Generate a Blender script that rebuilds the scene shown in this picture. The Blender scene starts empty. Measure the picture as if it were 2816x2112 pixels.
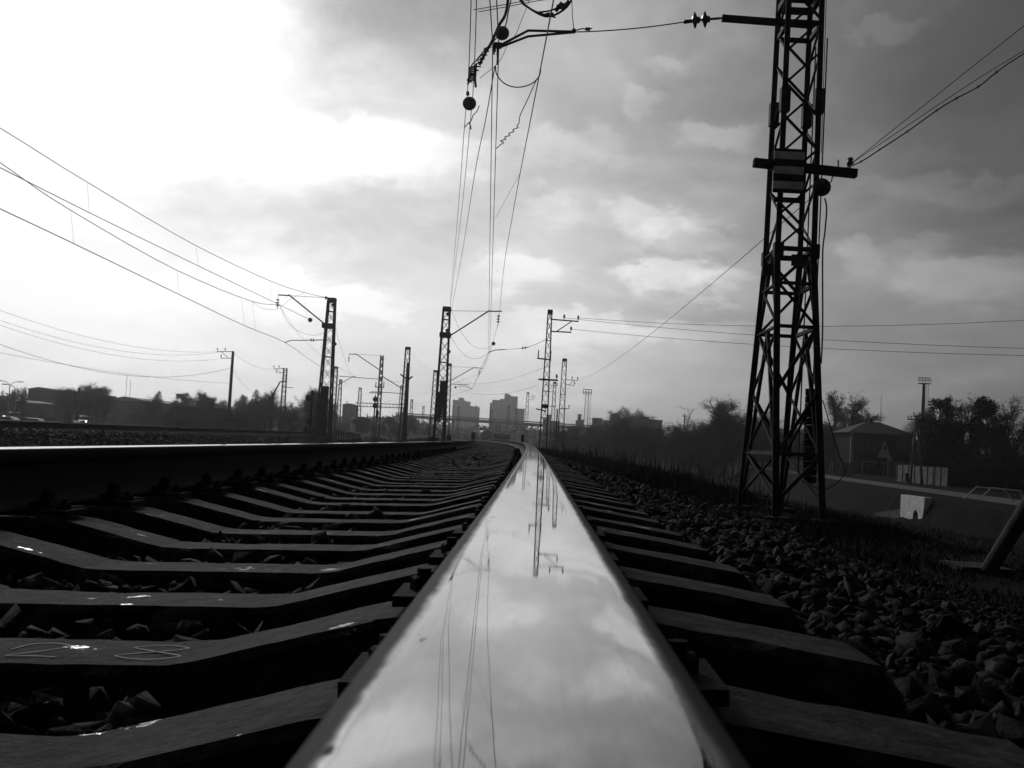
import bpy, math, random
import numpy as np
from mathutils import Vector, Matrix

random.seed(7)
RNG = np.random.default_rng(7)
R = math.radians
sc = bpy.context.scene
COL = sc.collection

# ------------------------------------------------------------------ camera
CAM_H = 0.0452                 # lens height above the polished head of the near rail
LENS_W = 1.05                  # focal length / picture width
ROLL = R(3.2)
A_YAW, PITCH = R(-1.405), R(2.95)
fwd = Vector((math.sin(A_YAW) * math.cos(PITCH), math.cos(A_YAW) * math.cos(PITCH), math.sin(PITCH)))
right0 = Vector((math.cos(A_YAW), -math.sin(A_YAW), 0))
up0 = right0.cross(fwd)
c_right = right0 * math.cos(ROLL) + up0 * math.sin(ROLL)
c_up = up0 * math.cos(ROLL) - right0 * math.sin(ROLL)
cam_d = bpy.data.cameras.new('camera')
cam = bpy.data.objects.new('camera', cam_d)
COL.objects.link(cam)
m = Matrix((c_right, c_up, -fwd)).transposed().to_4x4()
m.translation = Vector((-0.0015, 0, CAM_H))
cam.matrix_world = m
cam_d.sensor_width = 36.0
cam_d.lens = 36.0 * LENS_W
cam_d.clip_start, cam_d.clip_end = 0.01, 6000
cam_d.dof.use_dof = True
cam_d.dof.focus_distance = 9.0
cam_d.dof.aperture_fstop = 46.0
sc.camera = cam
FPX = 2816 * LENS_W

def at(x, y, Y):
    """surveyed point: bearing read off the photograph, Y metres along the track"""
    d = fwd + c_right * ((x - 1408) / FPX) - c_up * ((y - 1056) / FPX)
    t = Y / d.y
    return Vector((d.x * t, Y, CAM_H + d.z * t))

# ------------------------------------------------------------------ sky, sun, exposure
SUN_AZ, SUN_EL = R(-23.5), R(24.0)
sun_dir = Vector((math.sin(SUN_AZ) * math.cos(SUN_EL), math.cos(SUN_AZ) * math.cos(SUN_EL), math.sin(SUN_EL)))
sc.view_settings.view_transform = 'Standard'
sc.view_settings.look = 'None'
sc.view_settings.exposure = 0.0
sc.view_settings.gamma = 1.0
sc.view_settings.use_curve_mapping = False
sc.cycles.max_bounces = 4
sc.cycles.volume_bounces = 0
sc.cycles.transparent_max_bounces = 8
sc.cycles.use_denoising = True
sc.cycles.use_adaptive_sampling = True
sc.cycles.adaptive_threshold = 0.02

class NT:
    def __init__(s, tree): s.t = tree
    def n(s, kind, **kw):
        o = s.t.nodes.new(kind)
        for k, v in kw.items(): setattr(o, k, v)
        return o
    def put(s, sock, v):
        if isinstance(v, (int, float, tuple, list)): sock.default_value = v
        else: s.t.links.new(v, sock)
    def m(s, op, a, b=None, c=None, clamp=False):
        o = s.n('ShaderNodeMath', operation=op, use_clamp=clamp)
        s.put(o.inputs[0], a)
        if b is not None: s.put(o.inputs[1], b)
        if c is not None: s.put(o.inputs[2], c)
        return o.outputs[0]
    def noise(s, vec, scale, detail=4, rough=0.55, dist=0.0):
        o = s.n('ShaderNodeTexNoise')
        if vec is not None: s.put(o.inputs['Vector'], vec)
        s.put(o.inputs['Scale'], scale); s.put(o.inputs['Detail'], detail)
        s.put(o.inputs['Roughness'], rough); s.put(o.inputs['Distortion'], dist)
        return o.outputs['Fac']
    def ramp(s, fac, lo, hi, a=0.0, b=1.0):
        o = s.n('ShaderNodeMapRange')
        o.interpolation_type = 'SMOOTHSTEP'
        s.put(o.inputs[0], fac); s.put(o.inputs[1], lo); s.put(o.inputs[2], hi); s.put(o.inputs[3], a); s.put(o.inputs[4], b)
        return o.outputs[0]

world = bpy.data.worlds.new('World'); sc.world = world; world.use_nodes = True
wt = NT(world.node_tree); world.node_tree.nodes.clear()
tc = wt.n('ShaderNodeTexCoord')
nrm = wt.n('ShaderNodeVectorMath', operation='NORMALIZE'); wt.put(nrm.inputs[0], tc.outputs['Generated'])
dirv = nrm.outputs[0]
sep = wt.n('ShaderNodeSeparateXYZ'); wt.put(sep.inputs[0], dirv)
dot = wt.n('ShaderNodeVectorMath', operation='DOT_PRODUCT'); wt.put(dot.inputs[0], dirv); dot.inputs[1].default_value = sun_dir
theta = wt.m('MULTIPLY', wt.m('ARCCOSINE', wt.m('MINIMUM', dot.outputs['Value'], 1.0)), 180 / math.pi)
el = wt.m('MULTIPLY', wt.m('ARCSINE', wt.m('MAXIMUM', sep.outputs['Z'], 0.0)), 180 / math.pi)
az = wt.m('MULTIPLY', wt.m('ARCTAN2', sep.outputs['X'], sep.outputs['Y']), 180 / math.pi)
glow = wt.m('ADD', wt.m('MULTIPLY', wt.m('EXPONENT', wt.m('DIVIDE', theta, -15.5)), 1.55), 0.020)
hz = wt.m('DIVIDE', el, 13.0)
hz = wt.m('EXPONENT', wt.m('MULTIPLY', wt.m('MULTIPLY', hz, hz), -1.0))
glow = wt.m('MULTIPLY', glow, wt.m('ADD', wt.m('MULTIPLY', hz, 1.55), 1.0))
# cumulus layer: soft heaps, flattened towards the horizon, with brighter sunward tops
def cloud_vec(up):
    cmb = wt.n('ShaderNodeCombineXYZ')
    wt.put(cmb.inputs[0], wt.m('DIVIDE', az, 13.0)); wt.put(cmb.inputs[1], wt.m('DIVIDE', wt.m('ADD', el, up), wt.m('MULTIPLY_ADD', el, 0.11, 3.6))); cmb.inputs[2].default_value = 6.3
    return cmb.outputs[0]
n1 = wt.noise(cloud_vec(0.0), 1.0, 8, 0.56, 0.25)
n1u = wt.noise(cloud_vec(0.55), 1.0, 8, 0.56, 0.25)
n2 = wt.noise(cloud_vec(0.0), 3.3, 6, 0.6, 0.4)
wv = wt.noise(cloud_vec(0.0), 1.7, 6, 0.62)
wv2 = wt.noise(cloud_vec(2.0), 2.6, 6, 0.62)
azw = wt.m('ADD', az, wt.m('MULTIPLY', wt.m('SUBTRACT', wv, 0.5), 10.0))
elw = wt.m('ADD', el, wt.m('MULTIPLY', wt.m('SUBTRACT', wv2, 0.5), 5.0))
# cloud banks and gaps: azimuth, elevation, half widths (degrees), strength
BANKS = [(-8.6, 21.6, 6.0, 2.8, -0.98), (-16.5, 21.0, 3.0, 3.0, 0.35), (-13.0, 11.3, 8.0, 2.2, -0.46), (-13.5, 7.0, 7.0, 1.5, 0.25),
         (16.5, 17.5, 4.5, 1.8, -0.15), (3.0, 21.0, 6.0, 3.0, 0.10), (14.0, 7.0, 6.0, 1.1, -0.12), (1.5, 4.2, 9.0, 3.0, 0.30),
         (23.0, 19.0, 9.0, 6.5, -0.50), (1.5, 10.5, 7.0, 5.0, 0.26), (0.0, 17.8, 3.0, 1.6, -0.22), (22.0, 13.0, 5.0, 3.0, -0.34), (-19.0, 13.0, 5.0, 2.0, -0.25)]
# single cumulus heaps: crisp on top, fading below
HEAPS = [(-10.8, 15.6, 4.6, 1.5, 0.62), (-6.3, 15.0, 2.9, 1.3, 0.40), (-17.3, 14.2, 6.4, 1.6, 0.45), (-13.8, 7.2, 2.0, 1.0, 0.50), (-10.4, 7.1, 2.0, 0.9, 0.45),
         (-8.4, 6.4, 1.8, 0.6, 0.30), (-1.4, 9.1, 2.4, 0.95, 0.42), (6.5, 9.3, 3.2, 0.85, 0.52), (9.5, 8.8, 1.6, 0.7, 0.30), (5.4, 12.1, 2.4, 0.9, 0.36),
         (7.6, 11.2, 3.0, 0.8, 0.25), (1.4, 15.7, 2.4, 1.1, 0.24), (4.6, 18.0, 1.3, 0.8, 0.28), (8.8, 16.5, 2.4, 0.9, 0.40), (-0.1, 12.6, 1.7, 0.8, 0.24),
         (21.4, 9.4, 3.8, 1.3, 0.42), (16.1, 10.2, 1.3, 1.1, 0.30), (20.4, 13.6, 4.7, 0.75, 0.28), (16.9, 21.2, 1.3, 0.55, 0.30), (5.9, 20.0, 1.2, 0.6, 0.20),
         (2.0, 6.3, 3.9, 0.75, 0.30), (7.8, 6.4, 2.7, 0.65, 0.25), (19.0, 10.9, 1.6, 0.75, 0.24)]
acc = None
for (a0, e0, wa, we, amp) in BANKS:
    da = wt.m('DIVIDE', wt.m('SUBTRACT', azw, a0), wa); de = wt.m('DIVIDE', wt.m('SUBTRACT', elw, e0), we)
    g = wt.m('EXPONENT', wt.m('MULTIPLY', wt.m('ADD', wt.m('MULTIPLY', da, da), wt.m('MULTIPLY', de, de)), -1.0))
    acc = wt.m('MULTIPLY', g, amp) if acc is None else wt.m('MULTIPLY_ADD', g, amp, acc)
wv3, wv4 = wt.noise(cloud_vec(0.0), 3.2, 6, 0.6), wt.noise(cloud_vec(5.0), 4.2, 7, 0.6)
azh = wt.m('ADD', az, wt.m('MULTIPLY', wt.m('SUBTRACT', wv3, 0.5), 6.5)); elh = wt.m('ADD', el, wt.m('MULTIPLY', wt.m('SUBTRACT', wv4, 0.5), 4.2))
for (a0, e0, wa, we, amp) in HEAPS:
    da = wt.m('DIVIDE', wt.m('SUBTRACT', azh, a0), wa); de = wt.m('DIVIDE', wt.m('SUBTRACT', elh, e0), we)
    de = wt.m('MULTIPLY', de, wt.ramp(de, -0.4, 0.6, 0.72, 1.5))
    g = wt.m('EXPONENT', wt.m('MULTIPLY', wt.m('ADD', wt.m('MULTIPLY', da, da), wt.m('MULTIPLY', de, de)), -1.0))
    acc = wt.m('MULTIPLY_ADD', wt.ramp(g, 0.05, 0.7), amp * 1.02, acc)
cl = wt.ramp(n1, 0.42, 0.60, -0.09, 0.10)
em = wt.m('MULTIPLY', wt.m('SUBTRACT', n1, n1u), 0.9)
cl2 = wt.m('ADD', em, wt.m('MULTIPLY', wt.m('SUBTRACT', n2, 0.5), 0.16))
tot = wt.m('ADD', wt.m('ADD', acc, cl), cl2)
lum = wt.m('MULTIPLY', glow, wt.m('EXPONENT', tot))
lum = wt.m('DIVIDE', lum, wt.m('POWER', wt.m('ADD', wt.m('POWER', wt.m('DIVIDE', lum, 1.03), 4.0), 1.0), 0.25))   # veiled by cloud: no patch outshines the cloud deck
sky = wt.n('ShaderNodeTexSky', sky_type='NISHITA')
sky.sun_disc = False; sky.sun_elevation = SUN_EL; sky.sun_rotation = SUN_AZ
sky.air_density = 1.0; sky.dust_density = 3.0
bw = wt.n('ShaderNodeRGBToBW'); wt.put(bw.inputs[0], sky.outputs[0])
total = wt.m('ADD', wt.m('MULTIPLY', lum, 10.0), wt.m('MULTIPLY', bw.outputs[0], 0.02))
bg = wt.n('ShaderNodeBackground'); wt.put(bg.inputs['Color'], total); bg.inputs['Strength'].default_value = 0.1
wo = wt.n('ShaderNodeOutputWorld'); wt.put(wo.inputs[0], bg.outputs[0])

sun_d = bpy.data.lights.new('sun', 'SUN'); sun_d.energy = 0.85; sun_d.angle = R(10.0); sun_d.color = (1, 0.985, 0.96)
sun = bpy.data.objects.new('sun', sun_d); COL.objects.link(sun)
sun.rotation_euler = sun_dir.to_track_quat('Z', 'Y').to_euler()
sun_d.color = (1, 1, 1)

# ------------------------------------------------------------------ materials
def material(name, base, rough=0.8, var=0.35, scale=6.0, bump=0.0, bscale=40.0, metallic=0.0, spec=0.3, island=0.0, stretch=None):
    mt = bpy.data.materials.new(name); mt.use_nodes = True
    t = NT(mt.node_tree); bs = mt.node_tree.nodes['Principled BSDF']
    co = t.n('ShaderNodeTexCoord').outputs['Object']
    if stretch:
        mp = t.n('ShaderNodeMapping'); t.put(mp.inputs[0], co); mp.inputs['Scale'].default_value = stretch; co = mp.outputs[0]
    v = t.noise(co, scale, 6, 0.62)
    fac = t.ramp(v, 0.3, 0.7, 1 - var, 1 + var)
    if island:
        gi = t.n('ShaderNodeNewGeometry').outputs['Random Per Island']
        fac = t.m('MULTIPLY', fac, t.m('MULTIPLY_ADD', gi, 2 * island, 1 - island))
    val = t.m('MULTIPLY', fac, base)
    cb = t.n('ShaderNodeCombineColor')
    for i in range(3): t.put(cb.inputs[i], val)
    t.put(bs.inputs['Base Color'], cb.outputs[0])
    bs.inputs['Roughness'].default_value = rough
    bs.inputs['Metallic'].default_value = metallic
    bs.inputs['Specular IOR Level'].default_value = spec
    if bump:
        b = t.n('ShaderNodeBump'); b.inputs['Strength'].default_value = bump; b.inputs['Distance'].default_value = 0.02
        t.put(b.inputs['Height'], t.noise(co, bscale, 5, 0.6)); t.put(bs.inputs['Normal'], b.outputs[0])
    return mt

M = {}
M['steel'] = material('dark_painted_steel', 0.022, 0.75, 0.5, 5, 0.2, 60, spec=0.12)
M['steel2'] = material('weathered_steel', 0.035, 0.7, 0.5, 4, 0.2, 60, spec=0.15)
M['stripe'] = material('pale_stripe_paint', 0.60, 0.6, 0.25, 8, 0.1, 60)
M['wire'] = material('oxidised_copper_wire', 0.025, 0.6, 0.3, 3, spec=0.2)
M['glass_ins'] = material('insulator_glass', 0.05, 0.2, 0.2, 8, spec=0.5)
M['porcelain'] = material('insulator_porcelain', 0.03, 0.35, 0.3, 8, spec=0.4)
M['fast'] = material('rusty_fastening', 0.014, 0.85, 0.5, 60, 0.5, 160, spec=0.1)
M['stone'] = material('ballast_stone', 0.017, 0.85, 0.55, 22, 0.6, 60, spec=0.15, island=0.75)
M['bed'] = material('ballast_bed_fines', 0.012, 0.95, 0.5, 9, 0.9, 26, spec=0.05)
M['bed_left'] = material('far_ballast_gravel', 0.028, 0.95, 0.6, 7, 1.0, 18, spec=0.05)
M['soil'] = material('dark_soil_and_turf', 0.011, 0.95, 0.6, 0.8, 1.0, 3, spec=0.03)
M['grass'] = material('dry_grass', 0.018, 0.9, 0.4, 2, spec=0.05, island=0.6)
M['asphalt'] = material('worn_road', 0.11, 0.85, 0.25, 0.8, 0.3, 10, spec=0.2)
M['bark'] = material('bark', 0.035, 0.95, 0.4, 4, 0.4, 20, spec=0.05)
M['twig'] = material('bare_twigs', 0.050, 0.95, 0.3, 2, spec=0.03, island=0.5)
M['needle'] = material('conifer_needles', 0.020, 0.9, 0.4, 2, spec=0.05, island=0.5)
M['concrete'] = material('grey_concrete', 0.16, 0.9, 0.3, 3, 0.4, 30, spec=0.15)
M['pole'] = material('dark_pole', 0.05, 0.85, 0.35, 4, 0.3, 30, spec=0.1)
M['wood'] = material('tarred_wood', 0.025, 0.9, 0.4, 6, 0.4, 40, spec=0.08, stretch=(1, 6, 6))
M['white'] = material('whitewash', 0.75, 0.85, 0.22, 2.5, 0.3, 20, spec=0.1)
M['pipe'] = material('white_pipe_paint', 0.6, 0.5, 0.15, 6, spec=0.3)
M['brick'] = material('dark_brick', 0.035, 0.9, 0.3, 3, 0.3, 20, spec=0.05)
M['panel'] = material('block_wall_panel', 0.10, 0.9, 0.2, 0.3, 0.2, 4, spec=0.1)
M['roof'] = material('tin_roof', 0.05, 0.8, 0.3, 1.5, 0.2, 10, spec=0.3)
M['roof_lt'] = material('pale_tin_roof', 0.20, 0.75, 0.2, 1.5, 0.2, 10, spec=0.4)
M['glass'] = material('window_glass', 0.02, 0.12, 0.1, 2, spec=0.5)
M['tank'] = material('tank_paint', 0.028, 0.85, 0.3, 1.2, 0.1, 8, spec=0.08)
M['band'] = material('bright_tank_band', 0.55, 0.35, 0.2, 3, spec=0.5)
M['car'] = material('car_paint', 0.05, 0.2, 0.1, 2, spec=0.6)
M['car2'] = material('pale_car_paint', 0.25, 0.2, 0.1, 2, spec=0.6)
M['rubber'] = material('tyre_rubber', 0.015, 0.85, 0.2, 6)
M['chalk'] = material('chalk_mark', 0.45, 0.95, 0.4, 30)
lampm = bpy.data.materials.new('lit_headlamp'); lampm.use_nodes = True
_b = lampm.node_tree.nodes['Principled BSDF']; _b.inputs['Emission Color'].default_value = (1, 1, 1, 1); _b.inputs['Emission Strength'].default_value = 4.0
M['lamp'] = lampm

# polished rail: bright running band in the middle of the head, rust elsewhere (u across, v along)
mt = bpy.data.materials.new('rail_steel'); mt.use_nodes = True
t = NT(mt.node_tree); bs = mt.node_tree.nodes['Principled BSDF']
uv = t.n('ShaderNodeUVMap').outputs[0]
su = t.n('ShaderNodeSeparateXYZ'); t.put(su.inputs[0], uv)
co = t.n('ShaderNodeTexCoord').outputs['Object']
mp = t.n('ShaderNodeMapping'); t.put(mp.inputs[0], co); mp.inputs['Scale'].default_value = (60, 5, 60)
mp2 = t.n('ShaderNodeMapping'); t.put(mp2.inputs[0], co); mp2.inputs['Scale'].default_value = (120, 40, 120)
ed = t.m('MULTIPLY', t.m('SUBTRACT', t.noise(mp2.outputs[0], 1.0, 5, 0.7), 0.5), 0.0035)
au = t.m('ADD', t.m('ABSOLUTE', su.outputs[0]), ed)
polish = t.ramp(au, 0.0262, 0.0305, 1.0, 0.0)
# rust flecks thrown towards the gauge side
mp3 = t.n('ShaderNodeMapping'); t.put(mp3.inputs[0], co); mp3.inputs['Scale'].default_value = (150, 55, 150)
fl = t.ramp(t.noise(mp3.outputs[0], 1.0, 3, 0.5), 0.66, 0.74)
fl = t.m('MULTIPLY', fl, t.ramp(su.outputs[0], -0.030, -0.012, 1.0, 0.0))
fl2 = t.ramp(t.noise(mp3.outputs[0], 0.45, 2, 0.5), 0.74, 0.80)
polish = t.m('MULTIPLY', polish, t.m('SUBTRACT', 1.0, t.m('MAXIMUM', fl, t.m('MULTIPLY', fl2, 0.35))))
st = t.noise(mp.outputs[0], 1.0, 5, 0.6)
mps = t.n('ShaderNodeMapping'); t.put(mps.inputs[0], co); mps.inputs['Scale'].default_value = (1100, 1.6, 60)
scr = t.noise(mps.outputs[0], 1.0, 3, 0.6)
mpg = t.n('ShaderNodeMapping'); t.put(mpg.inputs[0], co); mpg.inputs['Scale'].default_value = (55, 11, 60)
grime = t.noise(mpg.outputs[0], 1.0, 6, 0.7)
bright = t.m('MULTIPLY', t.m('MULTIPLY', t.ramp(st, 0.3, 0.7, 0.28, 0.34), t.ramp(scr, 0.25, 0.5, 0.86, 1.0)), t.ramp(grime, 0.28, 0.5, 0.84, 1.0))
base = t.n('ShaderNodeMix'); base.data_type = 'FLOAT'
t.put(base.inputs[0], polish); base.inputs[2].default_value = 0.03; t.put(base.inputs[3], bright)
cb = t.n('ShaderNodeCombineColor')
for i in range(3): t.put(cb.inputs[i], base.outputs[0])
t.put(bs.inputs['Base Color'], cb.outputs[0])
t.put(bs.inputs['Metallic'], polish)
rg = t.n('ShaderNodeMix'); rg.data_type = 'FLOAT'
t.put(rg.inputs[0], polish); rg.inputs[2].default_value = 0.8; t.put(rg.inputs[3], t.m('ADD', t.ramp(st, 0.3, 0.75, 0.02, 0.045), t.ramp(grime, 0.5, 0.3, 0.0, 0.05)))
t.put(bs.inputs['Roughness'], rg.outputs[0])
bs.inputs['Specular IOR Level'].default_value = 0.1
bp = t.n('ShaderNodeBump'); bp.inputs['Strength'].default_value = 0.006; bp.inputs['Distance'].default_value = 0.002
mp4 = t.n('ShaderNodeMapping'); t.put(mp4.inputs[0], co); mp4.inputs['Scale'].default_value = (90, 14, 90)
t.put(bp.inputs['Height'], t.noise(mp4.outputs[0], 1.0, 3, 0.5)); t.put(bs.inputs['Normal'], bp.outputs[0])
M['rail'] = mt

# worn, partly wet sleeper concrete
mt = bpy.data.materials.new('wet_sleeper_concrete'); mt.use_nodes = True
t = NT(mt.node_tree); bs = mt.node_tree.nodes['Principled BSDF']
gco = t.n('ShaderNodeNewGeometry').outputs['Position']
mp = t.n('ShaderNodeMapping'); t.put(mp.inputs[0], gco); mp.inputs['Scale'].default_value = (13, 15, 13)
v = t.ramp(t.noise(mp.outputs[0], 1.0, 8, 0.74), 0.36, 0.64, 0.007, 0.056)
stain = t.ramp(t.noise(gco, 4.5, 5, 0.65), 0.38, 0.56, 0.45, 1.0)
v = t.m('MULTIPLY', v, stain)
pits = t.m('MULTIPLY', t.ramp(t.noise(gco, 95.0, 2, 0.5), 0.62, 0.70, 1.0, 0.3), t.ramp(t.noise(gco, 38.0, 4, 0.7), 0.35, 0.65, 0.6, 1.25))
val = t.m('MULTIPLY', v, pits)
mpw = t.n('ShaderNodeMapping'); t.put(mpw.inputs[0], gco); mpw.inputs['Scale'].default_value = (7, 10, 9); mpw.inputs['Location'].default_value = (0.35, 0.1, 0)
puddle = t.ramp(t.noise(mpw.outputs[0], 1.0, 4, 0.62), 0.655, 0.685)
cb = t.n('ShaderNodeCombineColor')
for i in range(3): t.put(cb.inputs[i], val)
t.put(bs.inputs['Base Color'], cb.outputs[0])
rg = t.n('ShaderNodeMix'); rg.data_type = 'FLOAT'; t.put(rg.inputs[0], puddle); rg.inputs[2].default_value = 0.8; rg.inputs[3].default_value = 0.06
t.put(bs.inputs['Roughness'], rg.outputs[0])
sp = t.n('ShaderNodeMix'); sp.data_type = 'FLOAT'; t.put(sp.inputs[0], puddle); sp.inputs[2].default_value = 0.08; sp.inputs[3].default_value = 0.9
t.put(bs.inputs['Specular IOR Level'], sp.outputs[0])
b = t.n('ShaderNodeBump'); b.inputs['Distance'].default_value = 0.012; t.put(b.inputs['Strength'], t.m('MULTIPLY_ADD', puddle, -0.45, 0.6))
t.put(b.inputs['Height'], t.noise(gco, 70, 6, 0.65)); t.put(bs.inputs['Normal'], b.outputs[0])
M['sleeper'] = mt

# ------------------------------------------------------------------ mesh helpers
WORLD = {}
def empty(name, loc, label=None, cat=None, group=None):
    o = bpy.data.objects.new(name, None); COL.objects.link(o); o.location = loc; o.empty_display_size = 0.2
    WORLD[o.name] = Vector(loc); tag(o, label, cat, group); return o
def tag(o, label=None, cat=None, group=None, kind=None):
    if label: o['label'] = label
    if cat: o['category'] = cat
    if group: o['group'] = group
    if kind: o['kind'] = kind
    return o

class MB:
    def __init__(s): s.v = []; s.f = []
    def add(s, vs, fs):
        k = len(s.v); s.v.extend([tuple(p) for p in vs]); s.f.extend([tuple(i + k for i in f) for f in fs]); return s
    def box(s, c, size, rz=0.0, rx=0.0):
        rot = Matrix.Rotation(rz, 3, 'Z') @ Matrix.Rotation(rx, 3, 'X')
        c = Vector(c); vs = []
        for dz in (-.5, .5):
            for dx, dy in ((-.5, -.5), (.5, -.5), (.5, .5), (-.5, .5)):
                vs.append(c + rot @ Vector((dx * size[0], dy * size[1], dz * size[2])))
        return s.add(vs, [(3, 2, 1, 0), (4, 5, 6, 7), (0, 1, 5, 4), (1, 2, 6, 5), (2, 3, 7, 6), (3, 0, 4, 7)])
    def frame(s, d):
        d = d.normalized(); a = Vector((0, 0, 1)) if abs(d.z) < 0.9 else Vector((0, 1, 0))
        u = d.cross(a).normalized(); return u, u.cross(d).normalized()
    def bar(s, p, q, w, h=None):
        p, q = Vector(p), Vector(q); h = h or w; u, v = s.frame(q - p)
        vs = [e + u * a * w / 2 + v * b_ * h / 2 for e in (p, q) for a, b_ in ((-1, -1), (1, -1), (1, 1), (-1, 1))]
        return s.add(vs, [(3, 2, 1, 0), (4, 5, 6, 7), (0, 1, 5, 4), (1, 2, 6, 5), (2, 3, 7, 6), (3, 0, 4, 7)])
    def angle(s, p, q, w, th, cx=1, cy=1):
        """an L-section member"""
        p, q = Vector(p), Vector(q); u, v = s.frame(q - p); u = u * cx; v = v * cy
        pr = [(0, 0), (w, 0), (w, th), (th, th), (th, w), (0, w)]
        vs = [e + u * (a - w / 3) + v * (b_ - w / 3) for e in (p, q) for a, b_ in pr]
        return s.add(vs, [(5, 4, 3, 2, 1, 0), (6, 7, 8, 9, 10, 11)] + [(i, (i + 1) % 6, (i + 1) % 6 + 6, i + 6) for i in range(6)])
    def tube(s, pts, r, n=6, taper=None, cap=True):
        pts = [Vector(p) for p in pts]; k0 = len(s.v); m_ = len(pts)
        pu = None
        for i, p in enumerate(pts):
            d = (pts[min(i + 1, m_ - 1)] - pts[max(i - 1, 0)])
            d = d.normalized() if d.length > 1e-9 else Vector((0, 0, 1))
            if pu is None: u, v = s.frame(d)
            else:
                u = (pu - d * pu.dot(d)); u = u.normalized() if u.length > 1e-6 else s.frame(d)[0]; v = u.cross(d)
            pu = u
            rr = r if taper is None else r + (taper - r) * i / (m_ - 1)
            for k in range(n):
                a = 2 * math.pi * k / n
                s.v.append(tuple(p + u * math.cos(a) * rr + v * math.sin(a) * rr))
        for i in range(m_ - 1):
            for k in range(n):
                a, b_ = k0 + i * n + k, k0 + i * n + (k + 1) % n
                s.f.append((a, b_, b_ + n, a + n))
        if cap:
            s.f.append(tuple(k0 + k for k in reversed(range(n)))); s.f.append(tuple(k0 + (m_ - 1) * n + k for k in range(n)))
        return s
    def lathe(s, p, d, prof, n=14):
        """profile [(distance along d, radius)]"""
        p, d = Vector(p), Vector(d).normalized(); u, v = s.frame(d); k0 = len(s.v)
        for (h, r) in prof:
            for k in range(n):
                a = 2 * math.pi * k / n
                s.v.append(tuple(p + d * h + u * math.cos(a) * r + v * math.sin(a) * r))
        for i in range(len(prof) - 1):
            for k in range(n):
                a, b_ = k0 + i * n + k, k0 + i * n + (k + 1) % n
                s.f.append((a, b_, b_ + n, a + n))
        s.f.append(tuple(k0 + k for k in reversed(range(n)))); s.f.append(tuple(k0 + (len(prof) - 1) * n + k for k in range(n)))
        return s
    def prism(s, poly, axis_vec):
        k = len(poly); a = [Vector(p) for p in poly]; b_ = [p + Vector(axis_vec) for p in a]
        return s.add(a + b_, [tuple(reversed(range(k))), tuple(range(k, 2 * k))] + [(i, (i + 1) % k, (i + 1) % k + k, i + k) for i in range(k)])
    def build(s, name, mat, parent=None, origin=None, smooth=False):
        v = np.array(s.v, dtype=np.float64).reshape(-1, 3)
        if parent is not None:
            o0 = WORLD[parent.name]
            org = o0
            off = Vector((0, 0, 0))
        else:
            if origin is None:
                mn, mx = v.min(0), v.max(0); origin = ((mn[0] + mx[0]) / 2, (mn[1] + mx[1]) / 2, mn[2])
            org = Vector(origin); off = org
        me = bpy.data.meshes.new(name)
        me.from_pydata((v - np.array(org)).tolist(), [], s.f)
        me.materials.append(M[mat] if isinstance(mat, str) else mat)
        if smooth: me.polygons.foreach_set('use_smooth', [True] * len(me.polygons))
        o = bpy.data.objects.new(name, me); COL.objects.link(o)
        o.location = off
        if parent is not None: o.parent = parent
        WORLD[o.name] = Vector(org)
        return o

def fast_mesh(name, verts, faces, mat, smooth=False):
    """big triangle mesh straight from numpy arrays"""
    me = bpy.data.meshes.new(name)
    nv, nf = len(verts), len(faces); k = faces.shape[1]
    me.vertices.add(nv); me.vertices.foreach_set('co', verts.astype(np.float32).ravel())
    me.loops.add(nf * k); me.loops.foreach_set('vertex_index', faces.astype(np.int32).ravel())
    me.polygons.add(nf); me.polygons.foreach_set('loop_start', np.arange(0, nf * k, k, dtype=np.int32))
    me.polygons.foreach_set('loop_total', np.full(nf, k, dtype=np.int32))
    if smooth: me.polygons.foreach_set('use_smooth', np.ones(nf, dtype=bool))
    me.update(calc_edges=True); me.validate()
    me.materials.append(M[mat]); o = bpy.data.objects.new(name, me); COL.objects.link(o); WORLD[o.name] = Vector((0, 0, 0)); return o

def copy_tree(o, parent=None, loc=None):
    c = o.copy(); COL.objects.link(c); c.parent = parent
    if loc is not None: c.location = loc; WORLD[c.name] = Vector(loc)
    for ch in list(o.children): copy_tree(ch, c)
    return c

def catmull(pts, k=6):
    p = [Vector(a) for a in pts]; p = [p[0] * 2 - p[1]] + p + [p[-1] * 2 - p[-2]]; out = []
    for i in range(1, len(p) - 2):
        for j in range(k):
            t_ = j / k; a, b_, c, d = p[i - 1], p[i], p[i + 1], p[i + 2]
            out.append(0.5 * ((2 * b_) + (c - a) * t_ + (2 * a - 5 * b_ + 4 * c - d) * t_ ** 2 + (3 * b_ - 3 * c + d - a) * t_ ** 3))
    out.append(p[-2]); return out
def sag(p, q, s_, n=14):
    p, q = Vector(p), Vector(q)
    return [p.lerp(q, i / n) - Vector((0, 0, 4 * s_ * (i / n) * (1 - i / n))) for i in range(n + 1)]

# ------------------------------------------------------------------ alignment of the line and the ground
RAD = 1000.0
def xc(y):
    y = np.maximum(np.asarray(y, dtype=float), 0.0)
    return np.where(y < 420, -y * y / (2 * RAD), -88.2 - 0.42 * (y - 420))
def zc(y):
    y = np.asarray(y, dtype=float)
    return -0.05 * np.clip((y - 25) / 70, 0, 1) + 0.0012 * np.clip(y - 110, 0, 250)
CANT = 0.065 / 1.595
S_PROF = [-2000, -60, -21.5, -18.6, -16.6, -11.9, -10.6, -8.8, -5.2, -3.7, -3.1, 1.5, 2.5, 4.9, 12.0, 21, 2000]
Z_PROF = [-1.8, -1.8, -1.7, -1.15, -1.0, -1.0, -1.15, -1.45, -1.0, -0.62, -0.60, -0.66, -0.80, -0.82, -2.7, -4.05, -4.05]
R_PROF = [-2000, -3.9, -3.66, -3.1, -0.3, 5.2, 8.0, 2000]
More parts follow.
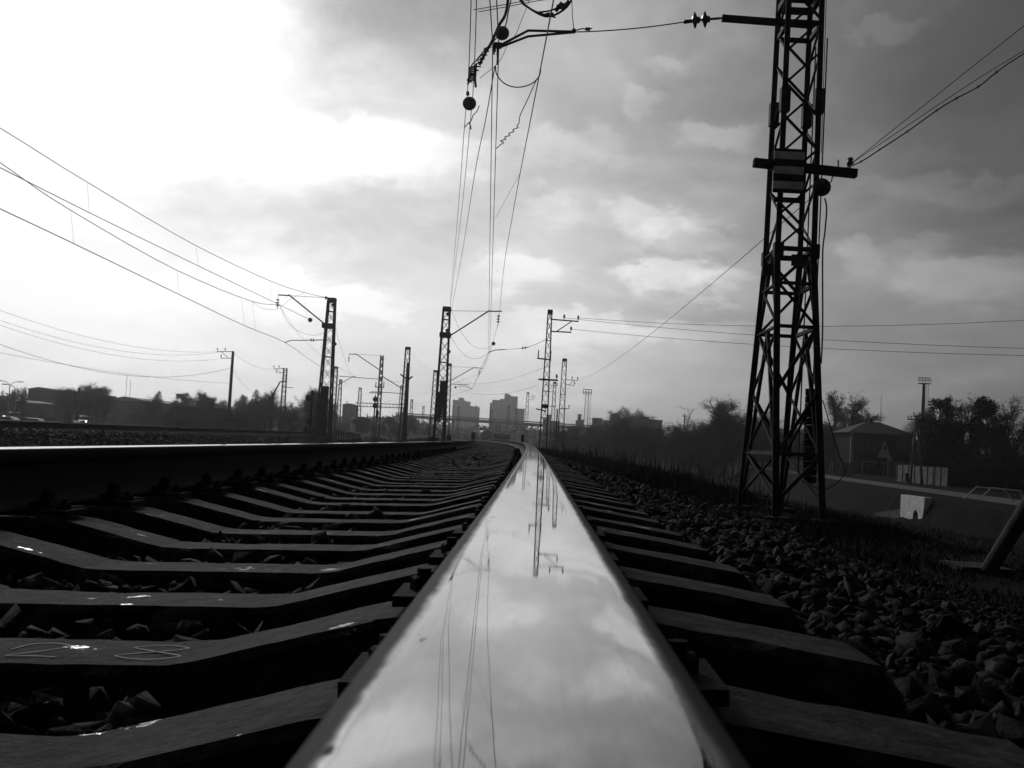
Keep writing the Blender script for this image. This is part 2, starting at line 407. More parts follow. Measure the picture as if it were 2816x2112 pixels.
RZ = [-4.05, -4.05, -3.95, -2.42, -2.27, -2.27, -2.22, -2.1]
def ground(x, y):
    x = np.asarray(x, dtype=float); y = np.asarray(y, dtype=float)
    s_ = x - xc(y)
    a = np.interp(s_, S_PROF, Z_PROF)
    r_ = x - (26.0 + 0.0477 * y)
    b_ = np.interp(r_, R_PROF, RZ)
    h = np.maximum(a, b_)
    lift = np.clip((y - 150) / 150, 0, 1) * 2.2 * np.clip((s_ - 6) / 12, 0, 1) * np.clip((25 - x) / 40, 0, 1)
    return h + lift + np.clip((y - 330) / 150, 0, 1) * 1.2 + 12.0 * np.clip((y - 560) / 600, 0, 1) ** 2
def gz(x, y): return float(ground(x, y))

ys = np.concatenate([np.linspace(-30, 0, 8)[:-1], np.linspace(0, 30, 31)[:-1], np.linspace(30, 120, 46)[:-1], np.linspace(120, 400, 57)[:-1], np.linspace(400, 1280, 45)])
ss = np.concatenate([np.linspace(-1000, -120, 23)[:-1], np.linspace(-120, -24, 25)[:-1], np.linspace(-24, 8, 129)[:-1], np.linspace(8, 60, 105)[:-1], np.linspace(60, 120, 31)[:-1], np.linspace(120, 1000, 23)])
def sheet(name, ss, ys, zf, mat, bumpamp=0.0, follow=True):
    S, Y = np.meshgrid(ss, ys); X = S + (xc(Y) * (np.abs(S) < 300) if follow else 0)
    Z = zf(X, Y) + bumpamp * RNG.normal(size=X.shape)
    v = np.stack([X, Y, Z], -1).reshape(-1, 3); nx, ny = len(ss), len(ys)
    i = np.arange(nx - 1)[None, :] + nx * np.arange(ny - 1)[:, None]; i = i.ravel()
    return fast_mesh(name, v, np.stack([i, i + 1, i + nx + 1, i + nx], -1), mat, True)
X_, Y_ = np.meshgrid(ss, ys)
g = sheet('ground', ss, ys, ground, 'soil', 0.0, True); g['kind'] = 'structure'

# road behind the ditch, straight, drawing slightly away from the line
ry = np.linspace(20, 900, 90); v = []
for y_ in ry:
    x0 = 26.0 + 0.0477 * y_
    for r_ in (0.2, 1.6, 3.2, 4.8): v.append((x0 + r_, y_, gz(x0 + r_, y_) + 0.03 + 0.02 * math.sin(r_ / 5 * math.pi)))
v = np.array(v); i = (np.arange(3)[None, :] + 4 * np.arange(len(ry) - 1)[:, None]).ravel()
fast_mesh('road', v, np.stack([i, i + 1, i + 5, i + 4], -1), 'asphalt', True)['kind'] = 'structure'

# ballast bed of the near track
def bed_z(s_, y):
    prof = np.interp(s_, [-3.5, -2.6, -2.3, -0.8, 0.62, 1.15, 2.6], [-0.66, -0.46, -0.41, -0.38, -0.375, -0.43, -0.82])
    return prof + zc(y)
bys = np.concatenate([np.linspace(-4, 30, 171), np.linspace(30, 300, 136)[1:]]); bss = np.linspace(-3.5, 2.6, 62)
S, Y = np.meshgrid(bss, bys); Z = bed_z(S, Y) + 0.012 * RNG.normal(size=S.shape)
v = np.stack([S + xc(Y), Y, Z], -1).reshape(-1, 3); i = (np.arange(61)[None, :] + 62 * np.arange(len(bys) - 1)[:, None]).ravel()
bed = fast_mesh('ballast_bed', v, np.stack([i, i + 1, i + 63, i + 62], -1), 'bed', False); bed['kind'] = 'structure'
# left track bed
bys2 = np.linspace(8, 330, 216); bss2 = np.linspace(-18.6, -9.4, 60)
S, Y = np.meshgrid(bss2, bys2)
Z = np.interp(S, [-18.6, -16.5, -15.6, -12.2, -11.7, -9.4], [-1.15, -0.50, -0.46, -0.46, -0.49, -1.42]) + zc(Y) + 0.02 * RNG.normal(size=S.shape)
v = np.stack([S + xc(Y), Y, Z], -1).reshape(-1, 3); i = (np.arange(59)[None, :] + 60 * np.arange(len(bys2) - 1)[:, None]).ravel()
bed2 = fast_mesh('ballast_bed', v, np.stack([i, i + 1, i + 61, i + 60], -1), 'bed_left', False); bed2['kind'] = 'structure'

# ------------------------------------------------------------------ rails
HALF = [(0, 0), (.010, -.00003), (.020, -.00014), (.026, -.00034), (.0295, -.0007), (.0325, -.0018), (.0350, -.0040), (.0366, -.0075), (.0374, -.0125),
        (.0380, -.036), (.030, -.0415), (.0135, -.049), (.0095, -.060), (.0095, -.140), (.016, -.152), (.040, -.162), (.075, -.169), (.075, -.180)]
PROFILE = [(-a, b_) for a, b_ in reversed(HALF[1:])] + HALF
def rail(name, s0, z0, y0, y1, label, group=None, step=None, tilt=0.0):
    ysr = np.concatenate([np.arange(max(y0, -4), min(12, y1), 0.25), np.arange(max(12, y0), y1 + .1, 1.0)]) if step is None else np.arange(y0, y1, step)
    k = len(PROFILE); pr = np.array(PROFILE)
    per = np.array([math.copysign(min(abs(a), 9), a) if b_ > -.02 else math.copysign(0.06 + abs(b_), a) for a, b_ in PROFILE])
    c, s_ = math.cos(tilt), math.sin(tilt)
    px = pr[:, 0] * c - pr[:, 1] * s_; pz = pr[:, 0] * s_ + pr[:, 1] * c
    n = len(ysr)
    v = np.zeros((n, k, 3)); v[:, :, 0] = px[None] + s0 + xc(ysr)[:, None]; v[:, :, 1] = ysr[:, None]; v[:, :, 2] = pz[None] + z0 + zc(ysr)[:, None]
    i = (np.arange(k - 1)[None, :] + k * np.arange(n - 1)[:, None]).ravel()
    f = np.stack([i, i + 1, i + k + 1, i + k], -1)
    o = fast_mesh(name, v.reshape(-1, 3), f, 'rail', True); me = o.data
    uvl = me.uv_layers.new(name='UVMap')
    vi = np.zeros(len(me.loops), dtype=np.int32); me.loops.foreach_get('vertex_index', vi)
    uvs = np.stack([per[vi % k], ysr[vi // k]], -1).astype(np.float32); uvl.data.foreach_set('uv', uvs.ravel())
    return tag(o, label, 'rail', group)
rail('rail', 0.0, 0.0, -4, 330, 'broad polished steel rail running straight away from the lens, mirror bright on top')
rail('rail', -1.595, -0.065, -4, 330, 'thin gleaming steel rail across the sleepers, parallel to the broad mirror bright rail', tilt=-0.04)
ZL = -0.19
rail('rail', -13.05, ZL, 8, 330, 'dark steel rail edging the gravel bank left of the near track', 'rails of the second track', 2.0)
rail('rail', -14.645, ZL, 8, 330, 'dark steel rail on the second track, beyond its bank edge rail', 'rails of the second track', 2.0)

# ------------------------------------------------------------------ sleepers with fastenings
SX = [-1.355, -1.325, -1.0, -.96, -.64, -.585, -.31, -.26, .26, .31, .585, .64, .96, 1.0, 1.325, 1.355]
SZ = [-.100, -.060, -.004, 0, 0, -.006, -.074, -.078, -.078, -.074, -.006, 0, 0, -.004, -.060, -.100]
def sleeper_mesh(seed):
    g_ = np.random.default_rng(seed); b_ = MB(); xs_ = np.unique(np.concatenate([np.linspace(-1.355, 1.355, 64), SX])); k = len(xs_); zs_ = np.interp(xs_, SX, SZ)
    def wear(amp, chip):
        a = np.convolve(g_.normal(0, amp, k + 6), np.ones(3) / 3, 'same')[3:-3]
        return a + np.where(g_.random(k) < chip, g_.uniform(.004, .016, k), 0)
    for (wy, key) in ((-.145, 'b'), (-.106, 'e'), (-.094, 't'), (-.03, 'm'), (.03, 'm'), (.094, 't'), (.106, 'e'), (.145, 'b')):
        sg = math.copysign(1, wy)
        yj = wear(.0025, .07 if key in ('e', 't') else 0) if key != 'b' else np.zeros(k); zj = wear(.002, .08 if key in ('e',) else 0)
        for x_, z_, a, c in zip(xs_, zs_, yj, zj): b_.v.append((x_, wy - sg * abs(a), -.225 if key == 'b' else z_ - (.012 if key == 'e' else 0) - abs(c)))
    for j in range(7):
        for i in range(k - 1):
            a = j * k + i; b_.f.append((a, a + 1, a + k + 1, a + k))
    for i in (0, k - 1): b_.f.append(tuple(j * k + i for j in range(8)))
    me = bpy.data.meshes.new('sleeper'); me.from_pydata(b_.v, [], b_.f); me.materials.append(M['sleeper']); return me
SL_ALL = [sleeper_mesh(300 + q) for q in range(7)]
SL_ME = SL_ALL[0]
def part_mesh(name, b_, mat, smooth=False):
    me = bpy.data.meshes.new(name); me.from_pydata([tuple(p) for p in b_.v], [], b_.f); me.materials.append(M[mat])
    return me
plate = MB().box((0, 0, .008), (.38, .15, .016))
for sx in (-1, 1): plate.box((sx * .092, 0, .028), (.014, .15, .032))
PL_ME = part_mesh('base_plate', plate, 'fast')
clampm = MB().box((0, 0, 0), (.055, .06, .014)).box((.03, 0, -.010), (.014, .06, .03))
CLAMP_ME = part_mesh('clamp', clampm, 'fast')
def bolt_mesh(name, h):
    b_ = MB().lathe((0, 0, -.01), (0, 0, 1), [(0, .011), (h, .011)], 8)
    b_.lathe((0, 0, .012), (0, 0, 1), [(0, .021), (.003, .022), (.021, .022), (.024, .018)], 6)
    b_.lathe((0, 0, .004), (0, 0, 1), [(0, .026), (.007, .026)], 10)
    return part_mesh(name, b_, 'fast')
CB_ME, AB_ME = bolt_mesh('clamp_bolt', .052), bolt_mesh('anchor_bolt', .058)
SEAT = -0.18 - 0.032
cant_a = math.atan(CANT)
def child(me, name, parent, loc, rz=0.0):
    o = bpy.data.objects.new(name, me); COL.objects.link(o); o.parent = parent; o.location = loc; o.rotation_euler = (0, 0, rz); return o
n_sl = 0
for k in range(-4, 196):
    y_ = 0.605 + 0.543 * k
    o = bpy.data.objects.new('sleeper', SL_ALL[(k * 3 + k // 5) % 7]); COL.objects.link(o)
    s_ = -0.7975 + random.uniform(-.012, .012)
    o.location = (s_ + float(xc(y_)), y_ + random.uniform(-.016, .016), SEAT - .0325 - random.uniform(0, .006) + float(zc(y_)))
    o.rotation_euler = (0, -cant_a, float(y_ / RAD) + random.uniform(-.006, .006))
    tag(o, 'grey concrete sleeper with dipped middle under the polished rails in dark ballast', 'sleeper', 'sleepers of the near track'); n_sl += 1
    if k < 44:
        for sx in (-1, 1):
            child(PL_ME, 'base_plate', o, (sx * .7975, 0, 0.009))
            for q in (-1, 1):
                child(CLAMP_ME, 'clamp', o, (sx * .7975 + q * .092, 0, .044), 0 if q < 0 else math.pi)
                child(CB_ME, 'clamp_bolt', o, (sx * .7975 + q * .098, 0, .048))
                child(AB_ME, 'anchor_bolt', o, (sx * .7975 + q * .150, 0, .010))
    if k == 2:
        ck = o; ck['label'] = 'grey concrete sleeper with a chalked two-figure number on its dipped middle'
# sleepers of the second track: just their ends show below its rail
for k in range(0, 130):
    y_ = 20 + 0.58 * k
    o = bpy.data.objects.new('sleeper', SL_ME); COL.objects.link(o)
    o.location = (-13.8475 + float(xc(y_)), y_, ZL + SEAT + float(zc(y_))); o.rotation_euler = (0, 0, y_ / RAD + random.uniform(-.01, .01))
    tag(o, 'concrete sleeper end showing on the gravel bank below the second track rail', 'sleeper', 'sleepers of the second track')
# chalked figures on one sleeper
def chalk(points, sx, sy, x0, y0):
    pts = catmull([(x0 + a * sx, y0 + c * sy, -.0772) for a, c in points], 5); b_ = MB(); n = len(pts); w = .0022
    for i, p in enumerate(pts):
        d = (pts[min(i + 1, n - 1)] - pts[max(i - 1, 0)]).normalized(); q = Vector((-d.y, d.x, 0)) * w; b_.v.extend([tuple(p - q), tuple(p + q)])
    b_.f.extend([(2 * i, 2 * i + 1, 2 * i + 3, 2 * i + 2) for i in range(n - 1)]); return b_
two = [(-.1, .5), (0, .9), (.25, 1), (.5, .8), (.35, .5), (.0, .1), (.3, .1), (.6, .05)]
eight = [(.45, .55), (.15, .8), (.45, 1.0), (.8, .8), (.45, .5), (.1, .2), (.5, 0), (.85, .25), (.45, .55)]
for pts, xo in ((two, .02), (eight, .17)):
    b_ = chalk(pts, .13, .11, xo, -.06); me = part_mesh('chalk_figure', b_, 'chalk'); child(me, 'chalk_figure', ck, (0, 0, 0))

# ------------------------------------------------------------------ ballast stones
def rock_proto(seed):
    """broken rock: a skewed block with knocked-off corners"""
    r_ = np.random.default_rng(seed)
    v = np.array([(x, y, z) for z in (-1, 1) for x, y in ((-1, -1), (1, -1), (1, 1), (-1, 1))], float)
    v *= r_.uniform(.45, 1.0, (8, 3)); v = v @ (np.eye(3) + r_.normal(0, .28, (3, 3)))
    v = np.concatenate([v, np.array([[0, 0, 1.0], [0, 0, -1.0], [1.0, 0, 0], [-1.0, 0, 0]]) * r_.uniform(.7, 1.15, (4, 1)) + r_.normal(0, .22, (4, 3))])
    v *= np.array([.92, .72, .55]) * r_.uniform(.75, 1.2, 3)
    f = []
    for ring, c, flip in (((4, 5, 6, 7), 8, 0), ((0, 3, 2, 1), 9, 0), ((1, 2, 6, 5), 10, 0), ((3, 0, 4, 7), 11, 0)):
        f += [(ring[k], ring[(k + 1) % 4], c) for k in range(4)]
    f += [(0, 1, 5), (0, 5, 4), (2, 3, 7), (2, 7, 6)]
    return v, np.array(f)
PROTO = [rock_proto(50 + i) for i in range(14)]
def rotmats(n):
    q = RNG.normal(size=(n, 4)); q /= np.linalg.norm(q, axis=1)[:, None]; w, x, y, z = q.T
    return np.stack([np.stack([1 - 2 * (y * y + z * z), 2 * (x * y - z * w), 2 * (x * z + y * w)], -1), np.stack([2 * (x * y + z * w), 1 - 2 * (x * x + z * z), 2 * (y * z - x * w)], -1), np.stack([2 * (x * z - y * w), 2 * (y * z + x * w), 1 - 2 * (x * x + y * y)], -1)], 1)
def scatter(P, size):
    V, F = [], []; off = 0
    which = RNG.integers(0, len(PROTO), len(P))
    for k, (pv, pf) in enumerate(PROTO):
        idx = np.where(which == k)[0]
        if not len(idx): continue
        Rm = rotmats(len(idx)); v = np.einsum('nij,vj->nvi', Rm, pv) * size[idx][:, None, None] + P[idx][:, None, :]
        f = pf[None] + (np.arange(len(idx)) * 12)[:, None, None] + off; off += 12 * len(idx)
        V.append(v.reshape(-1, 3)); F.append(f.reshape(-1, 3))
    return np.concatenate(V), np.concatenate(F)
def stone_field(n, y0, y1, s0, s1, smin, smax, pw=1.0):
    y = y0 + (y1 - y0) * RNG.random(n) ** pw; s_ = RNG.uniform(s0, s1, n)
    sz = RNG.uniform(smin, smax, n)
    z = bed_z(s_, y) + RNG.uniform(-.2, 1.1, n) * sz * .7
    # keep clear of sleepers (top) and rail
    fr = ((y - 0.605) / 0.543 + 0.5) % 1.0 - 0.5
    on = (np.abs(fr * 0.543) < 0.16) & (s_ > -2.2) & (s_ < 0.6)
    nr = (np.abs(s_) < .13) | (np.abs(s_ + 1.595) < .13)
    keep = ~on & ~(nr & (z > -.36))
    return np.stack([s_ + xc(y), y, z], -1)[keep], sz[keep]
allP, allS = [], []
for a in ((9000, .35, 4, -3.4, 2.7, .018, .038, 1), (15000, 4, 11, -3.4, 2.8, .020, .040, 1), (13000, 11, 26, -3.2, 2.7, .03, .05, 1), (11000, .8, 12, .6, 2.9, .016, .042, 1), (6000, .8, 6, .6, 2.7, .008, .018, 1), (5000, 10, 30, 1.4, 2.9, .03, .055, 1)):
    p, s_ = stone_field(*a); allP.append(p); allS.append(s_)
P, Sz = np.concatenate(allP), np.concatenate(allS)
v, f = scatter(P, Sz)
so = fast_mesh('loose_ballast', v, f, 'stone'); so['kind'] = 'stuff'; so.parent = bed
# the largest stones close by, each on its own
BIGME = []
for k, (pv, pf) in enumerate(PROTO):
    me = bpy.data.meshes.new('stone'); me.from_pydata(pv.tolist(), [], pf.tolist()); me.materials.append(M['stone']); BIGME.append(me)
cnt = 0
for k in range(1400):
    if cnt >= 290: break
    if k % 5 < 3: s_, y_ = random.uniform(.62, 2.3), random.uniform(1.0, 6.5)
    else: s_, y_ = random.uniform(-2.6, -.2), random.uniform(.6, 4.2)
    fr = ((y_ - 0.605) / 0.543 + 0.5) % 1.0 - 0.5
    if s_ < .62 and abs(fr * .543) > .10 and abs(s_ + 1.595) > .16 and abs(fr * .543) < .25: pass
    if s_ < .62 and (abs(fr * .543) < .19 or abs(s_ + 1.595) < .2): continue
    sz = random.uniform(.026, .044) if s_ > .6 else random.uniform(.034, .05)
    o = bpy.data.objects.new('stone', random.choice(BIGME)); COL.objects.link(o); o.parent = bed
    o.location = (s_ + float(xc(y_)), y_, float(bed_z(s_, y_)) + sz * .38); o.scale = (sz,) * 3
    o.rotation_euler = [random.uniform(0, 6.28) for _ in range(3)]; cnt += 1
# gravel on the second track's bank
n = 24000; y = 14 + 66 * RNG.random(n) ** 1.2; s_ = RNG.uniform(-12.6, -9.4, n)
z = np.interp(s_, [-12.2, -11.7, -9.4], [-.47, -.49, -1.42]) + zc(y)
v, f = scatter(np.stack([s_ + xc(y), y, z], -1), RNG.uniform(.035, .065, n)); so = fast_mesh('bank_gravel', v, f, 'stone'); so['kind'] = 'stuff'; so.parent = bed2

# ------------------------------------------------------------------ grass and weeds
def blades(n, s0, s1, y0, y1, h0, h1, pw=1.0, w=.0042, lean=.4, zoff=0.0, follow=True):
    y = y0 + (y1 - y0) * RNG.random(n) ** pw; s_ = RNG.uniform(s0, s1, n); x = s_ + (xc(y) if follow else 0)
    z = ground(x, y) - .02 + zoff
    h = RNG.uniform(h0, h1, n) * (0.5 + 0.9 * (np.sin(x * 2.1 + y * .9) * np.sin(y * 1.7 - x * .6) * .5 + .5))
    a = RNG.uniform(0, 2 * np.pi, n); ww = w * (1 + y / 18)
    base = np.stack([x, y, z], -1); side = np.stack([np.cos(a), np.sin(a), 0 * a], -1) * ww[:, None]
    tip = base + np.stack([RNG.normal(0, lean, n) * h, RNG.normal(0, lean, n) * h, h], -1)
    mid = base * .5 + tip * .5 + np.stack([0 * a, 0 * a, h * .08], -1)
    v = np.stack([base - side, base + side, mid + side * .7, mid - side * .7, tip], 1)
    k = 5 * np.arange(n)[:, None]
    return v.reshape(-1, 3), np.concatenate([k + np.array([[0, 1, 2]]), k + np.array([[0, 2, 3]]), k + np.array([[3, 2, 4]])])
VS, FS, off = [], [], 0
for a in ((12000, 2.2, 4.6, 4.5, 13, .02, .10, 1.0), (22000, 2.1, 4.6, 12, 40, .03, .12, 1.2), (9000, 4.2, 9.5, 6, 26, .03, .09, 1.0), (20000, 3.0, 9.5, 26, 95, .06, .28, 1.1), (9000, 2.0, 4.5, 22, 90, .08, .3, 1.0), (14000, -9.5, -3.6, 6, 70, .08, .3, 1.2),
          (14000, 8, 20, 10, 60, .06, .2, 1.0), (22000, 9, 27, 18, 110, .18, .42, 1.0), (10000, -12, -4, 60, 150, .2, .6, 1.0), (7000, -3.8, -2.9, 18, 90, .08, .3, 1.0), (9000, 1.7, 3.4, 20, 110, .12, .42, 1.0)):
    v, f = blades(*a); VS.append(v); FS.append(f + off); off += len(v)
o = fast_mesh('dry_grass', np.concatenate(VS), np.concatenate(FS), 'grass'); tag(o, 'dark dry grass and weeds along the embankment', 'grass', kind='stuff')
# tall weed stalks on the verge
v, f = blades(700, 2.8, 6.5, 22, 80, .35, .8, 1.0, .005, .12); v2, f2 = blades(500, -8, -4, 12, 80, .35, .8, 1.0, .006, .15)
o = fast_mesh('weed_stalks', np.concatenate([v, v2]), np.concatenate([f, f2 + len(v)]), 'grass'); tag(o, 'tall dead weed stalks standing in the verge grass', 'weeds', kind='stuff')

# ------------------------------------------------------------------ lattice masts
def insulator_string(b_, p, d, n=2, r=.12, gap=.17):
    p, d = Vector(p), Vector(d).normalized()
    b_.tube([p - d * .12, p + d * (gap * n + .1)], .018, 6)
    for i in range(n):
        b_.lathe(p + d * (gap * i), d, [(-.015, .03), (.0, r * .5), (.02, r), (.035, r), (.06, r * .45), (.085, .045), (.10, .045)], 14)
    return b_
def mast(name, label, x, y, h_top, w0, w1, panels, cat='mast', group=None, leg=.07, brace=.03, cap=True, mat='steel', d0=None, d1=None, zb=None):
    """four-legged lattice mast, top at height h_top above the rail"""
    z0 = (gz(x, y) if zb is None else zb) - .15; d0 = d0 or w0; d1 = d1 or w1
    root = empty(name, (x, y, z0), label, cat, group)
    def corner(i, f): 
        sx, sy = ((-1, -1), (1, -1), (1, 1), (-1, 1))[i]
        w = w0 + (w1 - w0) * f; d = d0 + (d1 - d0) * f
        return Vector((x + sx * w / 2, y + sy * d / 2, z0 + (h_top - z0) * f))
    for i in range(4): MB().angle(corner(i, 0), corner(i, 1), leg, leg * .3, 1, 1).build('leg', mat, root)
    lb = MB()
    for k in range(panels):
        f0, f1 = k / panels, (k + 1) / panels
        for i in range(4):
            j = (i + 1) % 4
            lb.bar(corner(i, f0), corner(j, f1), brace, brace * .5); lb.bar(corner(j, f0), corner(i, f1), brace, brace * .5)
            if k % 4 == 3: lb.bar(corner(i, f1), corner(j, f1), brace, brace)
    lb.build('lattice_bracing', mat, root)
    if cap: MB().box((x, y, h_top), (w1 + .09, d1 + .09, .30)).build('cap', mat, root)
    fb = MB().box((x, y, z0 + .12), (w0 + .5, d0 + .5, .36)); fb.build('footing', 'concrete', root)
    return root
def cantilever(root, p0, p1, p2, tie=None, ins=True, r=.045):
    MB().tube(catmull([p0, Vector(p0).lerp(p1, .5), p1, Vector(p1).lerp(p2, .12), p2], 4), r, 8).build('cantilever', 'steel', root)
    if tie is not None: MB().tube([tie, p1], .016, 5).build('tie_rod', 'steel', root)
    if ins:
        b_ = insulator_string(MB(), Vector(p2) + Vector((0, 0, -.3)), (0, 0, -1), 3, .13, .18); b_.tube([Vector(p2), Vector(p2) + Vector((0, 0, -.4))], .012, 5)
        b_.build('insulator', 'porcelain', root, smooth=True)
def disc_ins(root, p, r, d=(0, 1, 0), name='insulator_disc'):
    d = Vector(d).normalized()
    return MB().lathe(Vector(p) - d * .06, d, [(-.05, .03), (0, .05), (.02, r), (.05, r), (.09, r * .5), (.16, .05)], 20).build(name, 'porcelain', root, smooth=True)
def pin_arm(root, p, q, pins, r=.04, pin_h=.32):
    """cross arm with pin insulators standing on it"""
    MB().bar(p, q, r * 2, r * 2).build('cross_arm', 'steel', root)
    for f in pins:
        c = Vector(p).lerp(q, f)
        MB().lathe(c, (0, 0, 1), [(0, .02), (.16, .02), (.17, .06), (.24, .085), (.28, .05), (.36, .07), (.40, .03)], 10).build('pin_insulator', 'porcelain', root, smooth=True)
def box_on(root, name, p, size, mat='steel'): return MB().box(p, size).build(name, mat, root)
def wire(label, pts, r=.009, n=5, name='wire', cat='wire', group=None, k=0):
    pts = catmull(pts, k) if k else pts
    o = MB().tube(pts, r, n).build(name, 'wire', smooth=True); tag(o, label, cat, group); return o

# ---- the large tapered anchor tower on the right
TX, TY = 3.50, 15.4
HB = 2.92                                    # level of the knee where the splayed lower part begins
tz = gz(TX, TY) - .12
tower = empty('anchor_tower', (TX, TY, tz), 'tall black lattice anchor tower with striped plate beside the polished rail', 'tower')
def tcorner(i, z):
    sx, sy = ((-1, -1), (1, -1), (1, 1), (-1, 1))[i]
    if z > HB: f = (z - HB) / 7.5; w, d = .50 - .07 * f, .76 - .20 * f
    else: f = (HB - z) / (HB - tz); w, d = .50 + .12 * f, .76 + 1.75 * f
    return Vector((TX + sx * w / 2, TY + sy * d / 2, z))
TOPZ = 9.6
for i in range(4):
    MB().angle(tcorner(i, tz), tcorner(i, HB), .088, .024).build('leg', 'steel', tower)
    MB().angle(tcorner(i, HB - .1), tcorner(i, TOPZ), .078, .022).build('leg', 'steel', tower)
# upper lattice: zigzag on every face
lv = [HB + .02 + .94 * k for k in range(8)]
for k in range(len(lv) - 1):
    for i in range(4):
        j = (i + 1) % 4
        a, b_ = (i, j) if (k + i) % 2 else (j, i)
        mid = (lv[k] + lv[k + 1]) / 2
        MB().angle(tcorner(a, lv[k]), tcorner(b_, mid), .034, .010).build('brace', 'steel', tower)
        MB().angle(tcorner(b_, mid), tcorner(a, lv[k + 1]), .034, .010).build('brace', 'steel', tower)
# lower splayed part
ll = [tz + .35, .05, .92, 1.80, 2.42, HB]
for k in range(len(ll) - 1):
    for i in range(4):
        j = (i + 1) % 4; z0_, z1_ = ll[k], ll[k + 1]
        long_face = i in (1, 3)
        if k != 3:
            MB().angle(tcorner(i, z0_), tcorner(j, z1_), .040, .011).build('brace', 'steel', tower)
            if long_face: MB().angle(tcorner(j, z0_), tcorner(i, z1_), .040, .011).build('brace', 'steel', tower)
        else:
            MB().angle(tcorner(j, z0_), tcorner(i, z1_), .040, .011).build('brace', 'steel', tower)
        if k in (0, 2, 3, 4): MB().angle(tcorner(i, z1_), tcorner(j, z1_), .07 if k > 3 else .05, .016).build('girt', 'steel', tower)
# inner inverted-V stays from the knee to mid-span
for z0_, z1_ in ((tz + .2, 1.80), (1.80, HB)):
    for fa, fb_ in ((0, 3), (1, 2)):
        top = (tcorner(fa, z1_) + tcorner(fb_, z1_)) / 2
        for q in (fa, fb_): MB().angle(top, tcorner(q, z0_).lerp(top, .02), .048, .013).build('stay', 'steel', tower)
for i in range(4): MB().box(tcorner(i, tz - .02), (.30, .30, .36)).build('footing', 'pole', tower)
for i in range(4):
    for z_ in (HB - .02, 5.05): MB().box(tcorner(i, z_) + Vector((0, 0, 0)), (.13, .13, .34 if z_ > 4 else .2)).build('splice_plate', 'steel', tower)
# clamps at the fixing rod
def clamp_frame(z_, t_):
    b_ = MB(); c4 = [tcorner(i, z_) for i in range(4)]
    for i in range(4): b_.bar(c4[i], c4[(i + 1) % 4], t_, t_ * 1.3)
    b_.build('clamp_frame', 'steel', tower)
clamp_frame(6.18, .05)
# striped marker plate, wooden cross beam, loudspeaker-like round box
pc = at(2168, 470, TY - .55); sp_ = MB().box(pc, (.42, .025, .62)).build('marker_plate', 'steel', tower)
for dz in (.215, .005, -.205): MB().box(pc + Vector((0, -.0175, dz)), (.418, .008, .105)).build('stripe', 'stripe', sp_)
MB().box(at(2168, 566, TY - .55) + Vector((0, 0, .08)), (.42, .03, .07)).build('plate_foot', 'steel', tower)
MB().bar(at(2072, 447, TY - .48), at(2355, 478, TY - .48), .13, .11).build('cross_beam', 'wood', tower)
disc_ins(tower, at(2258, 516, TY - .66), .125, (0, 1, 0), 'round_box')
MB().lathe(at(2337, 468, TY - .48), (0, 0, 1), [(0, .012), (.05, .012), (.06, .04), (.10, .052), (.13, .03), (.16, .045), (.18, .02)], 12).build('pin_insulator', 'porcelain', tower, smooth=True)
MB().tube([at(2305, 468, TY - .48), at(2305, 440, TY - .48)], .010, 6).build('spare_pin', 'steel', tower)
MB().tube(catmull([at(2268, 545, TY - .5), at(2273, 575, TY - .5), at(2268, 640, TY - .5), at(2262, 700, TY - .5), at(2262, 900, TY - .45), at(2258, 1000, TY - .45)], 5), .011, 6).build('down_cable', 'wire', tower)
MB().tube(catmull([at(2258, 516, TY - .5), at(2285, 500, TY - .5), at(2290, 486, TY - .5), at(2320, 474, TY - .5), at(2337, 452, TY - .5)], 4), .009, 6).build('jumper', 'wire', tower)
# notice plates, tensioning weight stack
MB().box(at(2112, 741, TY - .2), (.16, .02, .17)).build('notice_plate', 'steel2', tower)
MB().box(at(2196, 716, TY - .5), (.20, .02, .16)).build('notice_plate', 'steel2', tower)
wx, wy = at(2236, 1050, TY + .25).x, TY + .25
wst = MB().tube([(wx, wy, .95), (wx, wy, 6.2)], .010, 6).build('weight_cable', 'wire', tower)
for k in range(13): MB().lathe((wx, wy, -.34 + .105 * k), (0, 0, 1), [(0, .098), (.006, .105), (.092, .105), (.098, .098)], 16).build('tension_weight', 'steel', tower)
wx2 = at(2215, 800, TY + .1).x
MB().tube([(wx2, TY + .1, -.2), (wx2, TY + .1, 6.0)], .010, 6).build('weight_cable', 'wire', tower)
MB().tube(catmull([at(2262, 1100, TY - .9), at(2310, 1260, TY - .9), at(2325, 1290, TY - .9), at(2300, 1330, TY - .9), at(2250, 1345, TY - .9), at(2200, 1300, TY - .8)], 6), .007, 6).build('loose_cable', 'wire', tower)
MB().tube(catmull([at(2080, 1080, TY + .6), at(2079, 1105, TY + .6), at(2072, 1120, TY + .6)], 4), .008, 5).build('loose_cable', 'wire', tower)
# fixing rod with two glass discs and the span cable to the contact wire arm
rodA, rodB = at(1985, 50, TY), at(2222, 68, TY)
MB().bar(rodA, rodB, .085, .085).build('fixing_rod', 'steel', tower)
ib = insulator_string(MB(), at(1905, 56, TY), (at(1985, 50, TY) - at(1905, 56, TY)), 2, .115, .145); ib.build('glass_insulator', 'glass_ins', tower, smooth=True)
MB().tube([at(1962, 51, TY), rodA], .014, 6).tube([at(1880, 62, TY), at(1920, 56, TY)], .022, 6).build('shackle', 'steel', tower)
# heavy bracket at the very top
clamp_frame(6.62, .07); clamp_frame(6.80, .07)

